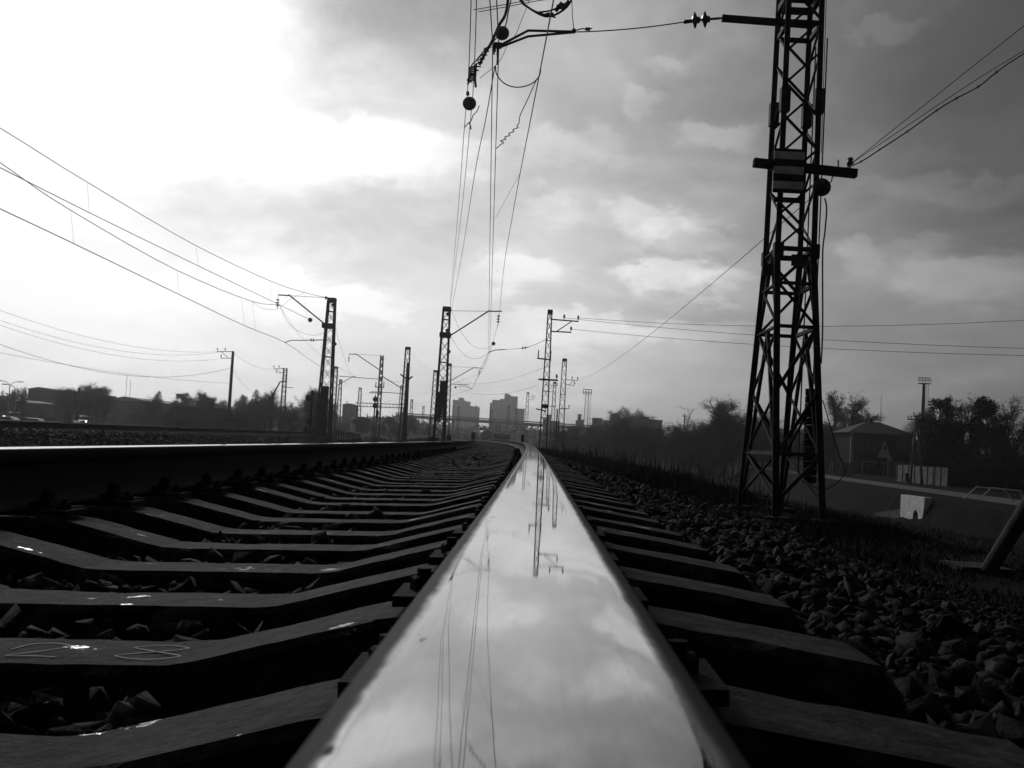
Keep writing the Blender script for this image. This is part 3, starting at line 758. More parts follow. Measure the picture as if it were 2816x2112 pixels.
# ---- masts at the next support, on both sides of the near track
def put(xt, yt, D): p = at(xt, yt, D); return p.x, p.z
DB = 72.0
x, h = put(1229, 850, DB)
B = mast('lattice_mast', 'lattice mast with black counterweight stack and a cantilever reaching over the polished rails', x, DB, h, .74, .44, 13, leg=.10, brace=.045)
box_on(B, 'mounting_block', (x, DB - .1, at(1225, 922, DB).z), (.72, .8, .32))
cantilever(B, (x + .3, DB - .3, at(1225, 925, DB).z), at(1343, 856, DB), at(1380, 856, DB), (x + .25, DB, h - .1), False)
ip = at(1371, 862, DB); insulator_string(MB(), ip + Vector((0, 0, -.15)), (0, 0, -1), 3, .13, .19).build('insulator', 'porcelain', B, smooth=True)
for px, py in ((1233, 864), (1230, 909), (1234, 967)): disc_ins(B, at(px, py, DB - .6), .13)
cw = MB()
for k in range(18): cw.box((at(1219, 1100, DB).x, DB - .75, 1.32 + .135 * k), (.40, .36, .122))
cw.build('counterweight_stack', 'steel', B)
cw = MB()
for k in range(15): cw.box((at(1208, 1100, DB).x - .05, DB + .2, 1.0 + .135 * k), (.36, .36, .122))
cw.build('counterweight_stack', 'steel', B)
x, h = put(1513, 858, DB)
Cm = mast('lattice_mast', 'narrow lattice mast with two level pin arms on top and a horn gap bracket halfway', x, DB, h, .50, .26, 15, leg=.08, brace=.035)
pin_arm(Cm, at(1514, 878, DB), at(1591, 884, DB), (.48, .98)); pin_arm(Cm, at(1512, 911, DB), at(1571, 914, DB), (.98,))
MB().bar(at(1531, 911, DB), at(1572, 884, DB), .06).build('arm_brace', 'steel', Cm)
MB().bar(at(1477, 985, DB), at(1516, 990, DB), .09).build('horn_bar', 'steel', Cm)
for px in (1480, 1514): MB().bar(at(px, 986, DB), at(px + 1, 963, DB), .075).build('arc_horn', 'steel', Cm)
pin_arm(Cm, at(1481, 1043, DB - .4), at(1534, 1046, DB - .4), (.93,), .055)
pin_arm(Cm, at(1474, 1124, DB - .4), at(1502, 1131, DB - .4), (.9,))
MB().box((x - .02, DB - .35, at(1490, 1117, DB).z), (.5, .2, .26)).build('switch_box', 'steel', Cm)
# registration arm for the contact wires, hung from mast C
ra = [at(1344, 969, DB), at(1362, 963, DB), at(1391, 961, DB)]
MB().tube(catmull(ra, 5), .03, 6).build('steady_arm', 'steel', Cm)
MB().tube(catmull([at(1391, 961, DB), at(1440, 957, DB), at(1470, 948, DB), at(1500, 934, DB)], 5), .014, 5).build('span_cable', 'wire', Cm)
insulator_string(MB(), at(1436, 957.5, DB), at(1450, 955.5, DB) - at(1436, 957.5, DB), 2, .12, .17).build('insulator', 'porcelain', Cm, smooth=True)
disc_ins(Cm, at(1357, 945, DB), .13)

DD = 70.0
x, h = put(913, 826, DD)
Dm = mast('lattice_mast', 'lattice mast with dark weight guide at its foot and cantilever turned away from the rails', x, DD, h, .92, .44, 13, leg=.10, brace=.045)
box_on(Dm, 'mounting_block', (x - .1, DD - .1, at(905, 897, DD).z), (.75, .8, .30))
cantilever(Dm, (x - .3, DD - .3, at(900, 893, DD).z), at(797, 813, DD), at(765, 811, DD), at(902, 819, DD), True)
disc_ins(Dm, at(897, 819, DD), .14, (1, 0, 0)); disc_ins(Dm, at(853, 880, DD), .15); disc_ins(Dm, at(918, 839, DD - .5), .12); disc_ins(Dm, at(921, 946, DD - .5), .12)
MB().tube([at(902, 935, DD), at(868, 935, DD)], .035, 6).build('steady_arm', 'steel', Dm)
insulator_string(MB(), at(854, 935, DD), (1, 0, 0), 2, .12, .16).build('insulator', 'porcelain', Dm, smooth=True)
MB().tube(catmull([at(852, 935, DD), at(830, 936, DD), at(802, 936, DD), at(783, 942, DD)], 4), .03, 6).build('steady_arm', 'steel', Dm)
cw = MB()
for k in range(26): cw.box((x - .02, DD - .15, -.35 + .125 * k), (.40, .40, .112))
cw.build('counterweight_stack', 'steel', Dm)

# ---- further masts: top bearing, distance, widths, label
def far_mast(xt, yt, D, w0, w1, label, panels=10, leg=.075, group=None, cap=True):
    x, h = put(xt, yt, D); return mast('lattice_mast', label, x, D, h, w0, w1, panels, group=group, leg=leg * 1.15, brace=.05, cap=cap), x, h
def twin_arm(root, xa, ya, D, dx, second, pins=True):
    pin_arm(root, at(xa, ya, D), at(xa + dx, ya + abs(dx) * .08, D), (.5, .98) if pins else (.98,), .03)
    pin_arm(root, at(xa, ya + second, D), at(xa + dx * .72, ya + second + abs(dx) * .06, D), (.98,), .03)
    MB().bar(at(xa + dx * .2, ya + second, D), at(xa + dx * .72, ya + abs(dx) * .06, D), .045).build('arm_brace', 'steel', root)
o, x, h = far_mast(1553, 990, 118, .72, .42, 'square capped lattice mast right of the horn gap mast, with small outer arms', 12)
twin_arm(o, 1557, 1044, 118, 32, 14); pin_arm(o, at(1537, 1124, 118), at(1566, 1123, 118), (.95,))
o, x, h = far_mast(1526, 1053, 168, .68, .42, 'grey lattice mast between the horn gap mast and the square capped mast', 12)
pin_arm(o, at(1497, 1058, 168), at(1534, 1061, 168), (.3, .98)); pin_arm(o, at(1491, 1076, 168), at(1522, 1078, 168), (.02,))
MB().bar(at(1502, 1076, 168), at(1522, 1062, 168), .06).build('arm_brace', 'steel', o)
MB().bar(at(1510, 1117, 168), at(1529, 1118, 168), .09).build('cross_arm', 'steel', o)
MB().bar((x + .55, 168, gz(x, 168)), (x + .62, 168, 5.2), .22).build('side_post', 'steel', o)
o, x, h = far_mast(1452, 1081, 218, .75, .46, 'pale slender lattice mast beside the stepped tower block', 12)
twin_arm(o, 1456, 1090, 218, 16, 9)
o, x, h = far_mast(1237, 1003, 128, .8, .36, 'lattice mast half hidden behind the counterweight mast, with its own cantilever', 12)
cantilever(o, (x + .25, 128, at(1236, 1046, 128).z), at(1303, 1011, 128), at(1327, 1013, 128), (x + .2, 128, h - .2), False)
insulator_string(MB(), at(1318, 1016, 128) + Vector((0, 0, -.15)), (0, 0, -1), 3, .13, .2).build('insulator', 'porcelain', o, smooth=True)
MB().tube([at(1238, 1056, 128), at(1289, 1058, 128)], .04, 6).build('steady_arm', 'steel', o)
MB().tube(catmull([at(1262, 1058, 128), at(1263, 1062, 128), at(1280, 1062, 128), at(1298, 1070, 128)], 4), .03, 6).build('steady_arm', 'steel', o)
disc_ins(o, at(1253, 1065, 128), .13)
o, x, h = far_mast(1198, 1021, 146, .75, .46, 'capped lattice mast left of the counterweight mast', 12)
o, x, h = far_mast(1122, 958, 116, .78, .46, 'capped lattice mast right behind the forked dark pole', 12)
cantilever(o, (x - .2, 116, at(1107, 1071, 116).z), at(1055, 1037, 116), at(1040, 1037, 116), None, False)
MB().tube([at(1020, 1077, 116), at(1123, 1083, 116)], .035, 5).build('steady_arm', 'steel', o)
o, x, h = far_mast(1051, 977, 118, .46, .28, 'narrow lattice mast with raised cantilever and small horn bracket by the signal', 13, cap=False)
cantilever(o, (x - .15, 118, at(1047, 1018, 118).z), at(980, 974, 118), at(960, 974, 118), (x, 118, h - .05), True)
MB().bar(at(1031, 1064, 118), at(1056, 1066, 118), .09).build('horn_bar', 'steel', o)
for px in (1033, 1055): MB().bar(at(px, 1065, 118), at(px + 1, 1051, 118), .08).build('arc_horn', 'steel', o)
MB().tube([at(930, 1034, 118), at(1045, 1043, 118)], .035, 5).build('steady_arm', 'steel', o)
o, x, h = far_mast(924, 1011, 150, .68, .46, 'capped lattice mast just behind the weight guide mast', 12)
cantilever(o, (x + .2, 150, at(918, 1061, 150).z), at(970, 1036, 150), at(976, 1036, 150), None, False)
o, x, h = far_mast(937, 1046, 205, .85, .44, 'small distant capped mast left of the domed building', 10)
o, x, h = far_mast(991, 1068, 235, 1.1, .5, 'distant capped mast at the left end of the light gantry', 10)
o, x, h = far_mast(1105, 1062, 236, .9, .5, 'distant mast at the right end of the light gantry', 10)
o, x, h = far_mast(785, 1012, 140, .62, .42, 'grey lattice pole with small wire arms beside the broken tree', 14, leg=.06, cap=False)
pin_arm(o, at(752, 1013, 140), at(786, 1013, 140), (.02, .45), .03); pin_arm(o, at(759, 1025, 140), at(785, 1025, 140), (.02,), .03); MB().bar(at(758, 1013, 140), at(773, 1025, 140), .04).build('arm_brace', 'steel', o)
MB().bar(at(777, 1065, 140), at(806, 1066, 140), .07).build('cross_arm', 'steel', o)
for i, (px, py, D) in enumerate(((1352, 1128, 330), (1400, 1118, 300), (1262, 1120, 330), (1133, 1100, 280), (1420, 1125, 330), (1165, 1118, 330))):
    far_mast(px, py, D, .9, .5, 'tiny hazy catenary mast far along the line near the tower blocks', 8, group='tiny far catenary masts')
# light gantry far down the line
gp, gq = at(978, 1117, 235), at(1112, 1122, 235)
gr = empty('light_gantry', (gp.x, 235, gz(gp.x, 235)), 'thin lattice gantry spanning the far tracks left of the forked pole', 'gantry')
for dz in (0, .75): MB().bar(gp + Vector((0, 0, dz)), gq + Vector((0, 0, dz)), .16).build('chord', 'steel', gr)
for k in range(14):
    a, c = gp.lerp(gq, k / 13), gp.lerp(gq, min(k + 1, 13) / 13); MB().bar(a, a + Vector((0, 0, .75)), .07).build('post', 'steel', gr)
for px in (982, 1110): q = at(px, 1120, 235); MB().bar((q.x, 235, gz(q.x, 235) - .2), q, .22).build('column', 'steel', gr)

# ---- plain poles
def pole(name, label, xt, yt, D, r0, r1, mat='pole', cat='pole', group=None):
    x, h = put(xt, yt, D); z0 = gz(x, D) - .2; root = empty(name, (x, D, z0), label, cat, group)
    MB().tube([(x, D, z0), (x, D, (z0 + h) / 2), (x, D, h)], r0, 10, r1).build('shaft', mat, root, smooth=True); return root, x, h
o, x, h = pole('utility_pole', 'dark round pole with open wire bracket standing beyond the second track', 641, 966, 118, .21, .15)
pin_arm(o, at(597, 967, 118), at(641, 967, 118), (.02, .5), .035); pin_arm(o, at(607, 985, 118), at(640, 985, 118), (.02,), .035); MB().bar(at(609, 968, 118), at(629, 985, 118), .05).build('arm_brace', 'steel', o)
for py in (1012, 1023, 1054): disc_ins(o, at(635, py, 117.7), .08, (1, 0, 0), 'shackle_insulator')
o, x, h = pole('forked_pole', 'thick dark pole with two short upswept arms in front of a lattice mast', 1123, 998, 96, .20, .15)
for xa, ya, xb, yb in ((1115, 1040, 1101, 1029), (1122, 1045, 1134, 1035)): MB().bar(at(xa, ya, 96), at(xb, yb, 96), .13).build('arm', 'steel', o)
pole('utility_pole', 'bare wooden pole with cross arms before the left tree clump', 218, 1066, 125, .16, .12)
o = bpy.data.objects['utility_pole.001']
for py in (1095, 1103): q = at(215, py, 125); pin_arm(o, q - Vector((.7, 0, 0)), q + Vector((.6, 0, 0)), (.05, .95), .04)
for i, (px, py, D, lb) in enumerate(((1883, 1138, 215, 'dark wooden pole with short cross arm above the bushes left of the anchor tower'), (2079, 1125, 170, 'thin wooden pole showing between the legs of the anchor tower'),
                                     (2191, 1128, 160, 'plain thin pole seen through the anchor tower, without arms'))):
    o, x, h = pole('wooden_pole', lb, px, py, D, .14, .10)
    if i < 2: q = at(px, py + 8, D); pin_arm(o, q - Vector((.5, 0, 0)), q + Vector((.5, 0, 0)), (.05, .95), .04)
# A-frame pole by the fence
D = 113; tp = at(2521, 1143, D); root = empty('a_frame_pole', (tp.x, D, gz(tp.x, D)), 'wooden A-frame line pole with crossed arms before the pale fence', 'pole')
for px in (2503, 2537):
    q = at(px, 1330, D); MB().tube([(q.x, D, gz(q.x, D) - .2), tp], .13, 8, .11).build('leg', 'concrete', root, smooth=True)
pin_arm(root, at(2495, 1153, D), at(2546, 1154, D), (.04, .2, .96), .06); pin_arm(root, at(2512, 1144, D), at(2530, 1144, D), (.05, .95), .07)
MB().box(at(2494, 1313, D - .5), (.35, .3, .9)).build('switch_box', 'pole', root)
# floodlight masts
D = 190; x, h = put(2541, 1055, D); z0 = gz(x, D)
root = empty('floodlight_mast', (x, D, z0), 'slim tapering floodlight mast with small railed platform above the dark conifers', 'mast')
MB().tube([(x, D, z0 - .3), (x, D, h)], .48, 12, .24).build('shaft', 'pole', root, smooth=True)
cage = MB()
for dz in (0, .6, 1.0): cage.bar((x - .95, D - .6, h + dz), (x + .95, D - .6, h + dz), .07).bar((x - .95, D + .6, h + dz), (x + .95, D + .6, h + dz), .07).bar((x - .95, D - .6, h + dz), (x - .95, D + .6, h + dz), .07).bar((x + .95, D - .6, h + dz), (x + .95, D + .6, h + dz), .07)
for k in range(5): cage.bar((x - .95 + .475 * k, D - .6, h), (x - .95 + .475 * k, D - .6, h + 1.0), .06)
cage.build('railed_platform', 'steel', root)
MB().box((x, D, h), (1.7, 1.1, .12)).build('platform_floor', 'steel', root)
lad = MB().bar((x + .62, D, z0), (x + .45, D, h), .05).bar((x + .95, D, z0), (x + .78, D, h), .05)
for k in range(30): f_ = k / 30; lad.bar((x + .62 - .17 * f_, D, z0 + (h - z0) * f_), (x + .95 - .17 * f_, D, z0 + (h - z0) * f_), .035)
lad.build('ladder', 'steel', root)
D = 300; x, h = put(1615, 1083, D)
root = mast('floodlight_mast', 'pale lattice floodlight mast with open box frame on top above the wooded slope', x, D, h, 1.5, .78, 14, leg=.11, brace=.05, cap=False)
cage = MB()
for dz in (0, .45, 1.2):
    for sy in (-.8, .8): cage.bar((x - 1.15, D + sy, h + dz), (x + 1.15, D + sy, h + dz), .10)
for k in range(4):
    for sy in (-.8, .8): cage.bar((x - 1.15 + 2.3 / 3 * k, D + sy, h), (x - 1.15 + 2.3 / 3 * k, D + sy, h + 1.2), .09)
for k in (0, 3):
    for dz in (0, 1.2): cage.bar((x - 1.15 + 2.3 / 3 * k, D - .8, h + dz), (x - 1.15 + 2.3 / 3 * k, D + .8, h + dz), .09)
cage.build('lamp_frame', 'steel', root)
lad = MB().bar((x + 1.1, D, gz(x, D)), (x + .8, D, h), .05).bar((x + 1.4, D, gz(x, D)), (x + 1.1, D, h), .05)
for k in range(34): f_ = k / 34; lad.bar((x + 1.1 - .3 * f_, D, gz(x, D) + (h - gz(x, D)) * f_), (x + 1.4 - .3 * f_, D, gz(x, D) + (h - gz(x, D)) * f_), .04)
lad.build('ladder', 'steel', root)

# ------------------------------------------------------------------ signals, boxes, railings
def signal(label, heads, D, base_px, r=.24):
    x = at(base_px, 1190, D).x; z0 = gz(x, D) - .1; zt = max(at(px, py, D).z for px, py in heads) + .3
    root = empty('light_signal', (x, D, z0), label, 'signal')
    MB().tube([(x, D, z0), (x, D, zt)], .07, 8).build('post', 'steel', root, smooth=True)
    for px, py in heads:
        p = at(px, py, D - .18); MB().lathe(p, (0, 1, 0), [(0, r * .97), (.02, r), (.05, r), (.06, r * .6), (.16, r * .5)], 22).build('round_shield', 'steel', root, smooth=False)
    MB().lathe((x, D, zt), (0, 0, 1), [(0, .07), (.05, .06), (.25, .015)], 8).build('finial', 'steel', root)
    return root, x, z0
s1, x, z0 = signal('single round signal shield on a post over a pale relay box', [(848, 1094)], 68, 851, .20)
MB().box((x, 67.8, z0 + .62), (.62, .5, 1.1)).build('relay_box', 'concrete', s1)
MB().box(at(852, 1160, 67.9), (.24, .22, .42)).build('lower_lamp_case', 'steel', s1)
s2, x, z0 = signal('signal post with two round shields one above the other, beside the narrow mast', [(1032, 1098), (1031, 1116)], 112, 1026, .27)
MB().box(at(1037, 1138, 111.8), (.26, .3, .8)).build('lower_lamp_case', 'steel', s2)
MB().bar(at(1015, 1080, 112), at(1040, 1081, 112), .08).build('cross_arm', 'steel', s2)
x, D = at(1437, 1205, 58).x, 58; zg = float(bed_z(x - float(xc(D)), D))
dw = empty('dwarf_signal', (x, D, zg), 'small black dwarf signal standing right beside the near track', 'signal')
MB().lathe((x, D, zg), (0, 0, 1), [(0, .16), (.02, .16), (.05, .08), (.28, .07)], 10).build('foot', 'steel', dw)
MB().box((x, D, zg + .52), (.16, .16, .50)).build('lamp_case', 'steel', dw)
for dz in (.63, .43): MB().lathe((x, D - .08, zg + dz), (0, -1, 0), [(0, .06), (.09, .065), (.09, .055)], 12).build('hood', 'steel', dw)
for i, (px, py, D, sz, lb) in enumerate(((1236, 1191, 70, (.26, .3, .5), 'small dark track box right of the counterweight mast foot'), (1196, 1192, 70, (.55, .4, .36), 'low dark track box left of the counterweight mast foot'), (1302, 1191, 95, (.34, .34, .8), 'upright dark box beside the curving rails before the tank wagon'))):
    p = at(px, py, D); zg = max(gz(p.x, D), float(zc(D)) - .6) - .05
    r_ = empty('track_box', (p.x, D, zg), lb, 'track box'); MB().box((p.x, D, zg + .05 + sz[2] * .7), (sz[0], sz[1], sz[2] * 1.3)).build('case', 'steel', r_); MB().box((p.x, D, zg + .08 + sz[2] * 1.37), (sz[0] + .06, sz[1] + .06, .05)).build('lid', 'steel', r_)
def railing(label, pa, pb, D, zoff, h, n, group=None):
    a, c = at(*pa, D), at(*pb, D); a.z = gz(a.x, D); c.z = gz(c.x, D); root = empty('railing', a, label, 'railing', group)
    for k in range(n):
        q = a.lerp(c, k / (n - 1)); MB().bar(q + Vector((0, 0, -.1)), q + Vector((0, 0, zoff + h)), .07).build('post', 'steel', root)
    for f_ in (.35, .7, 1.0): MB().bar(a + Vector((0, 0, zoff + h * f_)), c + Vector((0, 0, zoff + h * f_)), .06).build('bar', 'steel2', root)
railing('dark steel railing along the second track right of the weight guide mast', (920, 1184), (990, 1184), 80, .62, .42, 12)
railing('pale low railing in the ditch right of the weight guide mast', (932, 1200), (992, 1197), 56, .5, .4, 9)
railing('row of dark barrier posts beside the curving near track', (1358, 1203), (1402, 1206), 108, .3, .95, 12)

# ------------------------------------------------------------------ overhead wires of the near track
def comp(p, dx, dy=0, dz=0): return Vector(p) + Vector((dx, dy, dz))
cwA, cwB, cwC = at(1363, 119, TY), at(1345, 967, DB), at(1298, 1070, 128)
cw0 = cwA + (cwA - cwB).normalized() * 18 + Vector((-.55, 0, .15))
for i, dx in enumerate((-.045, .045)):
    wire('one of the twin contact wires above the polished rail', [comp(cw0, dx)] + [comp(cwA, dx)] + [comp(cwA, dx).lerp(comp(cwB, dx), .5) - Vector((0, 0, .03)), comp(cwB, dx), comp(cwC, dx)], .0085, 5, 'contact_wire', group='twin contact wires of the near track')
prev = cwC
fp = [Vector((float(xc(y)) - .8 + (-.3 if k % 2 else .3), y, 6.0 + float(zc(y)))) for k, y in enumerate((186, 244, 300))]
wire('far contact wire curving left with the line towards the tower blocks', [prev] + fp, .012, 4, 'contact_wire')
msA, msB, msC = at(1486, 188, TY + 1.2), at(1372, 880, DB), at(1316, 1030, 128)
ms0 = msA + (msA - at(1408, 600, 34)).normalized() * 16
mpts = [ms0, msA, at(1430, 477, 27.5), at(1408, 600, 35), at(1385, 740, 48), msB]
ms = wire('messenger wire sweeping down to the cantilever of the counterweight mast', mpts, .010, 5, 'messenger_wire', k=5)
wire('messenger wire between the two cantilevers over the near track', sag(msB, msC, .9), .010, 4, 'messenger_wire')
wire('far messenger wire curving left beyond the second cantilever', [msC] + [q + Vector((0, 0, 1.8)) for q in fp], .012, 4, 'messenger_wire')
def dropper(parent, p, q): return MB().tube([p, Vector(p).lerp(q, .5), q], .0045, 4).build('dropper', 'wire', parent)
for (px, py, D1, qx, qy, D2) in ((1430, 477, 27.5, 1362, 600, 29), (1372, 1140 - 400, 48, 1361, 748, 47)): dropper(ms, at(px, py, D1), at(qx, qy, D2))
msbc = sag(msB, msC, .9)
for k in (3, 6, 9, 12): q = msbc[k]; f_ = (q.y - DB) / (128 - DB); c = cwB.lerp(cwC, f_); dropper(bpy.data.objects['messenger_wire.001'], q, c)
# anchored pair running to the top of the counterweight mast
aB = at(1237, 850, DB - .3)
for i, dx in enumerate((0, 15)):
    pts = [at(1296 + dx, -260, 12), at(1295 + dx, 0, 14.2), at(1287 + dx, 224, 17.5), at(1277 + dx, 347, 21.5), at(1258 + dx * .6, 600, 36), aB]
    wire('one of the paired wires running off to the top of the counterweight mast', pts, .0075, 5, 'anchored_wire', group='paired anchored wires', k=5)
wire('second messenger wire dropping from the knot of jumpers to the counterweight mast', [at(1360, 185, TY), at(1335, 330, 20), at(1305, 480, 28), at(1270, 700, 47), aB + Vector((.1, 0, -.1))], .009, 5, 'messenger_wire', k=5)
ib1 = MB().lathe(at(1291, 286, 19.0) - Vector((0, .06, 0)), (0, 1, 0), [(-.03, .03), (0, .06), (.02, .122), (.05, .122), (.09, .06), (.14, .04)], 22); ib1.tube([at(1287, 262, 19), at(1285, 252, 19)], .03, 8)
tag(ib1.build('disc_insulator', 'porcelain', smooth=True), 'dark round insulator disc hanging on the paired wires', 'insulator')
# contact wire arm hung at the anchor tower's span cable
arm = empty('steady_arm', at(1365, 130, TY), 'bent twin-bar steady arm holding the contact wires over the polished rail', 'arm')
a0, a1, a2 = at(1367, 129, TY), at(1452, 84, TY), at(1574, 87, TY)
MB().tube([a0, a1, a2], .020, 8).build('upper_bar', 'steel', arm); MB().tube([at(1369, 132, TY), at(1452, 100, TY), at(1574, 89, TY)], .019, 8).build('lower_bar', 'steel', arm)
MB().lathe(at(1381, 93, TY) - Vector((0, .06, 0)), (0, 1, 0), [(-.02, .03), (0, .05), (.02, .102), (.05, .102), (.09, .05)], 22).build('insulator_disc', 'porcelain', arm, smooth=True)
MB().lathe(at(1578, 85, TY) - Vector((0, .03, 0)), (0, 1, 0), [(0, .03), (.06, .03)], 12).build('eye', 'steel', arm)
MB().box(at(1368, 125, TY), (.12, .08, .07)).box(at(1359, 133, TY), (.05, .05, .09)).box(at(1369, 140, TY), (.035, .05, .12)).build('clamp', 'steel', arm)
MB().tube([at(1367, 129, TY), at(1368, 160, TY), at(1367, 178, TY)], .012, 6).tube([at(1360, 130, TY), at(1358, 150, TY)], .012, 6).build('hanger', 'steel', arm)
MB().tube(catmull([at(1578, 85, TY), at(1600, 79, TY), at(1612, 80, TY), at(1628, 78, TY)], 4), .009, 6).build('tie_back', 'wire', arm); MB().box(at(1616, 80, TY), (.07, .04, .035)).build('wire_clip', 'steel', arm)
wire('span cable from the steady arm to the glass insulators of the anchor tower', sag(at(1578, 88, TY), at(1884, 60, TY), .03, 8), .0085, 6, 'span_cable')
wire('short hanger wire rising from the end of the steady arm', [at(1578, 82, TY), at(1574, 45, TY), at(1570, -60, TY)], .006, 5, 'hanger_wire')
# jumpers: thick slack loop, coiled lead, half-round loop, crimped lead
def path(px, D): return [at(a, c, D) for a, c in px]
wire('thick slack jumper cable loop hanging above the steady arm', path([(1405, -60), (1430, 0), (1455, 22), (1490, 42), (1515, 44), (1545, 30), (1570, 2), (1590, -60)], TY + .6), .017, 7, 'jumper_cable', 'cable', k=5)
wire('second strand of the slack jumper loop with a clamped end', path([(1412, -60), (1437, 4), (1470, 30), (1520, 46), (1528, 48)], TY + .66), .013, 6, 'jumper_cable', 'cable', k=5)
wire('third strand of the slack jumper loop, joining its right side', path([(1478, 34), (1510, 30), (1530, 22), (1560, 4), (1580, -50)], TY + .55), .013, 6, 'jumper_cable', 'cable', k=5)
for (x0_, y0_, x1_, y1_) in ((1528, 30, 1545, 8), (1545, 26, 1565, 4), (1500, 42, 1522, 40)):
    tag(MB().bar(at(x0_, y0_, TY + .6), at(x1_, y1_, TY + .6), .05).box(at((x0_ + x1_) / 2, (y0_ + y1_) / 2, TY + .6), (.075, .06, .05)).build('cable_clamp', 'steel'), 'black cable clamp gripping the slack jumper loop', 'clamp', 'clamps of the slack jumper loop')
wire('thick black jumper cable sloping down left past the round disc', path([(1405, -80), (1392, 30), (1372, 70), (1352, 115), (1335, 145), (1318, 178)], TY + .3), .022, 7, 'jumper_cable', 'cable', k=5)
wire('thin twin of the sloping jumper cable', path([(1420, -60), (1400, 20), (1388, 75), (1362, 108), (1340, 130), (1310, 165), (1296, 182), (1292, 215)], TY + .35), .010, 6, 'jumper_cable', 'cable', k=5)
hel = []
for k in range(110):
    f_ = k / 109; c = at(1342 - 52 * f_, 130 + 95 * f_, TY + .3); a = f_ * 2 * math.pi * 9
    hel.append(c + Vector((math.cos(a) * .045, math.sin(a) * .045, math.sin(a) * .03)))
wire('coiled lead wound round the sloping jumper cable', hel, .009, 5, 'coiled_lead', 'cable')
lad = MB()
for k in range(7): lad.bar(at(1290, 186 + 6 * k, TY + .8), at(1309, 182 + 6 * k, TY + .8), .022)
lad.tube(path([(1291, 184), (1289, 225), (1286, 232)], TY + .8), .016, 6).tube(path([(1309, 176), (1306, 215), (1308, 240)], TY + .8), .018, 6)
tag(lad.build('spreader_clamp', 'steel'), 'ladder-like spreader clamp joining the paired wires below the coil', 'clamp')
wire('half-round jumper loop below the steady arm', path([(1362, 180), (1366, 205), (1385, 228), (1412, 239), (1440, 238), (1465, 228), (1482, 210), (1487, 190)], TY + .4), .009, 6, 'jumper_loop', 'cable', k=6)
cr = path([(1484, 205), (1470, 230), (1450, 275), (1430, 318), (1427, 338)], TY + 2); 
for k in range(9): cr.append(at(1424 - 5.6 * k + (6 if k % 2 else -3), 346 + 5.2 * k, TY + 2.4))
cr += path([(1385, 392), (1376, 398), (1368, 406), (1362, 408)], TY + 2.6)
wire('thin crimped lead zigzagging down to the contact wires', cr, .008, 6, 'crimped_lead', 'cable', k=4)
hk = path([(1318, 290), (1312, 305), (1306, 312), (1300, 318), (1298, 325), (1294, 334), (1286, 340), (1278, 350)], 20.0); wire('short crimped link forking below the round disc', hk, .009, 6, 'crimped_lead', 'cable', k=4)
wire('forked foot of the crimped link on the paired wires', path([(1290, 336), (1293, 345), (1295, 356)], 20.2), .012, 6, 'crimped_lead', 'cable', k=3)
for dx, lb in ((0, 'upper'), (14, 'lower')):
    wire(f'{lb} of two thin cross wires linking the paired wires at the top', path([(1302 + dx, 27 + dx * .4), (1380, 14 + dx * .5), (1470, -2 + dx * .4), (1560, -14 + dx * .3)], 14.4), .006, 5, 'cross_wire', k=3)
wire('thin twisted hanger crossing behind the steady arm', path([(1460, -10), (1432, 60), (1418, 95), (1395, 125), (1372, 170), (1320, 215)], TY + 3), .005, 5, 'hanger_wire', k=4)

# ---- wires of the second track (left)
lm = [at(-260, 205, 23.5), at(0, 352, 28.7), at(240, 501, 35.5), at(538, 675, 48), at(744, 773, 59), at(836, 804, 65.5), at(895, 818, DD)]
w1 = wire('uppermost wire on the left, running to the top of the weight guide mast', lm, .015, 4, 'messenger_wire', k=4)
lc = [at(-260, 330, 23.5), at(0, 461, 28.7), at(246, 585, 35.5), at(547, 732, 48), at(768, 838, 60.5), at(846, 876, 68)]
w2 = wire('wire below the uppermost left wire, ending at a round disc on the weight guide mast', lc, .015, 4, 'contact_wire', k=4)
lm2 = [at(-260, 270, 23.5), at(0, 447, 28.7), at(194, 578, 34), at(486, 743, 45.5), at(694, 829, 58), at(768, 838, DD)]
w3 = wire('third wire from the top on the left, held by the weight guide mast cantilever', lm2, .015, 4, 'messenger_wire', k=4)
lc2 = [at(-260, 450, 23.5), at(0, 574, 28.7), at(203, 670, 34), at(493, 810, 45.5), at(673, 896, 57), at(784, 942, DD), at(860, 994, 92), at(960, 1060, 150)]
w4 = wire('lowest thick contact wire over the second track', lc2, .016, 4, 'contact_wire', k=4)
wire('wire running on behind the weight guide mast from its cantilever', [at(768, 838, DD), at(800, 890, 73), at(840, 938, 78), at(900, 990, 95), at(975, 1036, 150)], .010, 4, 'messenger_wire', k=4)
wire('sagging jumper from the cantilever insulator to the weight guide mast', [at(768, 838, DD), at(790, 885, DD), at(820, 910, DD), at(860, 922, DD), at(890, 916, DD)], .009, 4, 'jumper_loop', 'cable', k=4)
wire('slack jumper crossing below the upper left wires near the weight guide mast', [at(694, 829, 60), at(715, 845, 63), at(745, 852, 66), at(770, 845, DD), at(800, 822, 68), at(836, 804, 65.5)], .009, 4, 'jumper_loop', 'cable', k=4)
for (pa, Da, pb, Db_, par) in (((240, 501), 35.5, (245, 585), 35.5, w1), ((538, 675), 48, (546, 732), 48, w1), ((744, 773), 59, (744, 826), 59, w1), ((836, 804), 65.5, (843, 872), 67, w1), ((194, 578), 34, (203, 670), 34, w3), ((486, 743), 45.5, (493, 810), 45.5, w3), ((664, 820), 56, (673, 896), 57, w3), ((694, 829), 58, (703, 910), 60, w3)):
    dropper(par, at(*pa, Da), at(*pb, Db_))
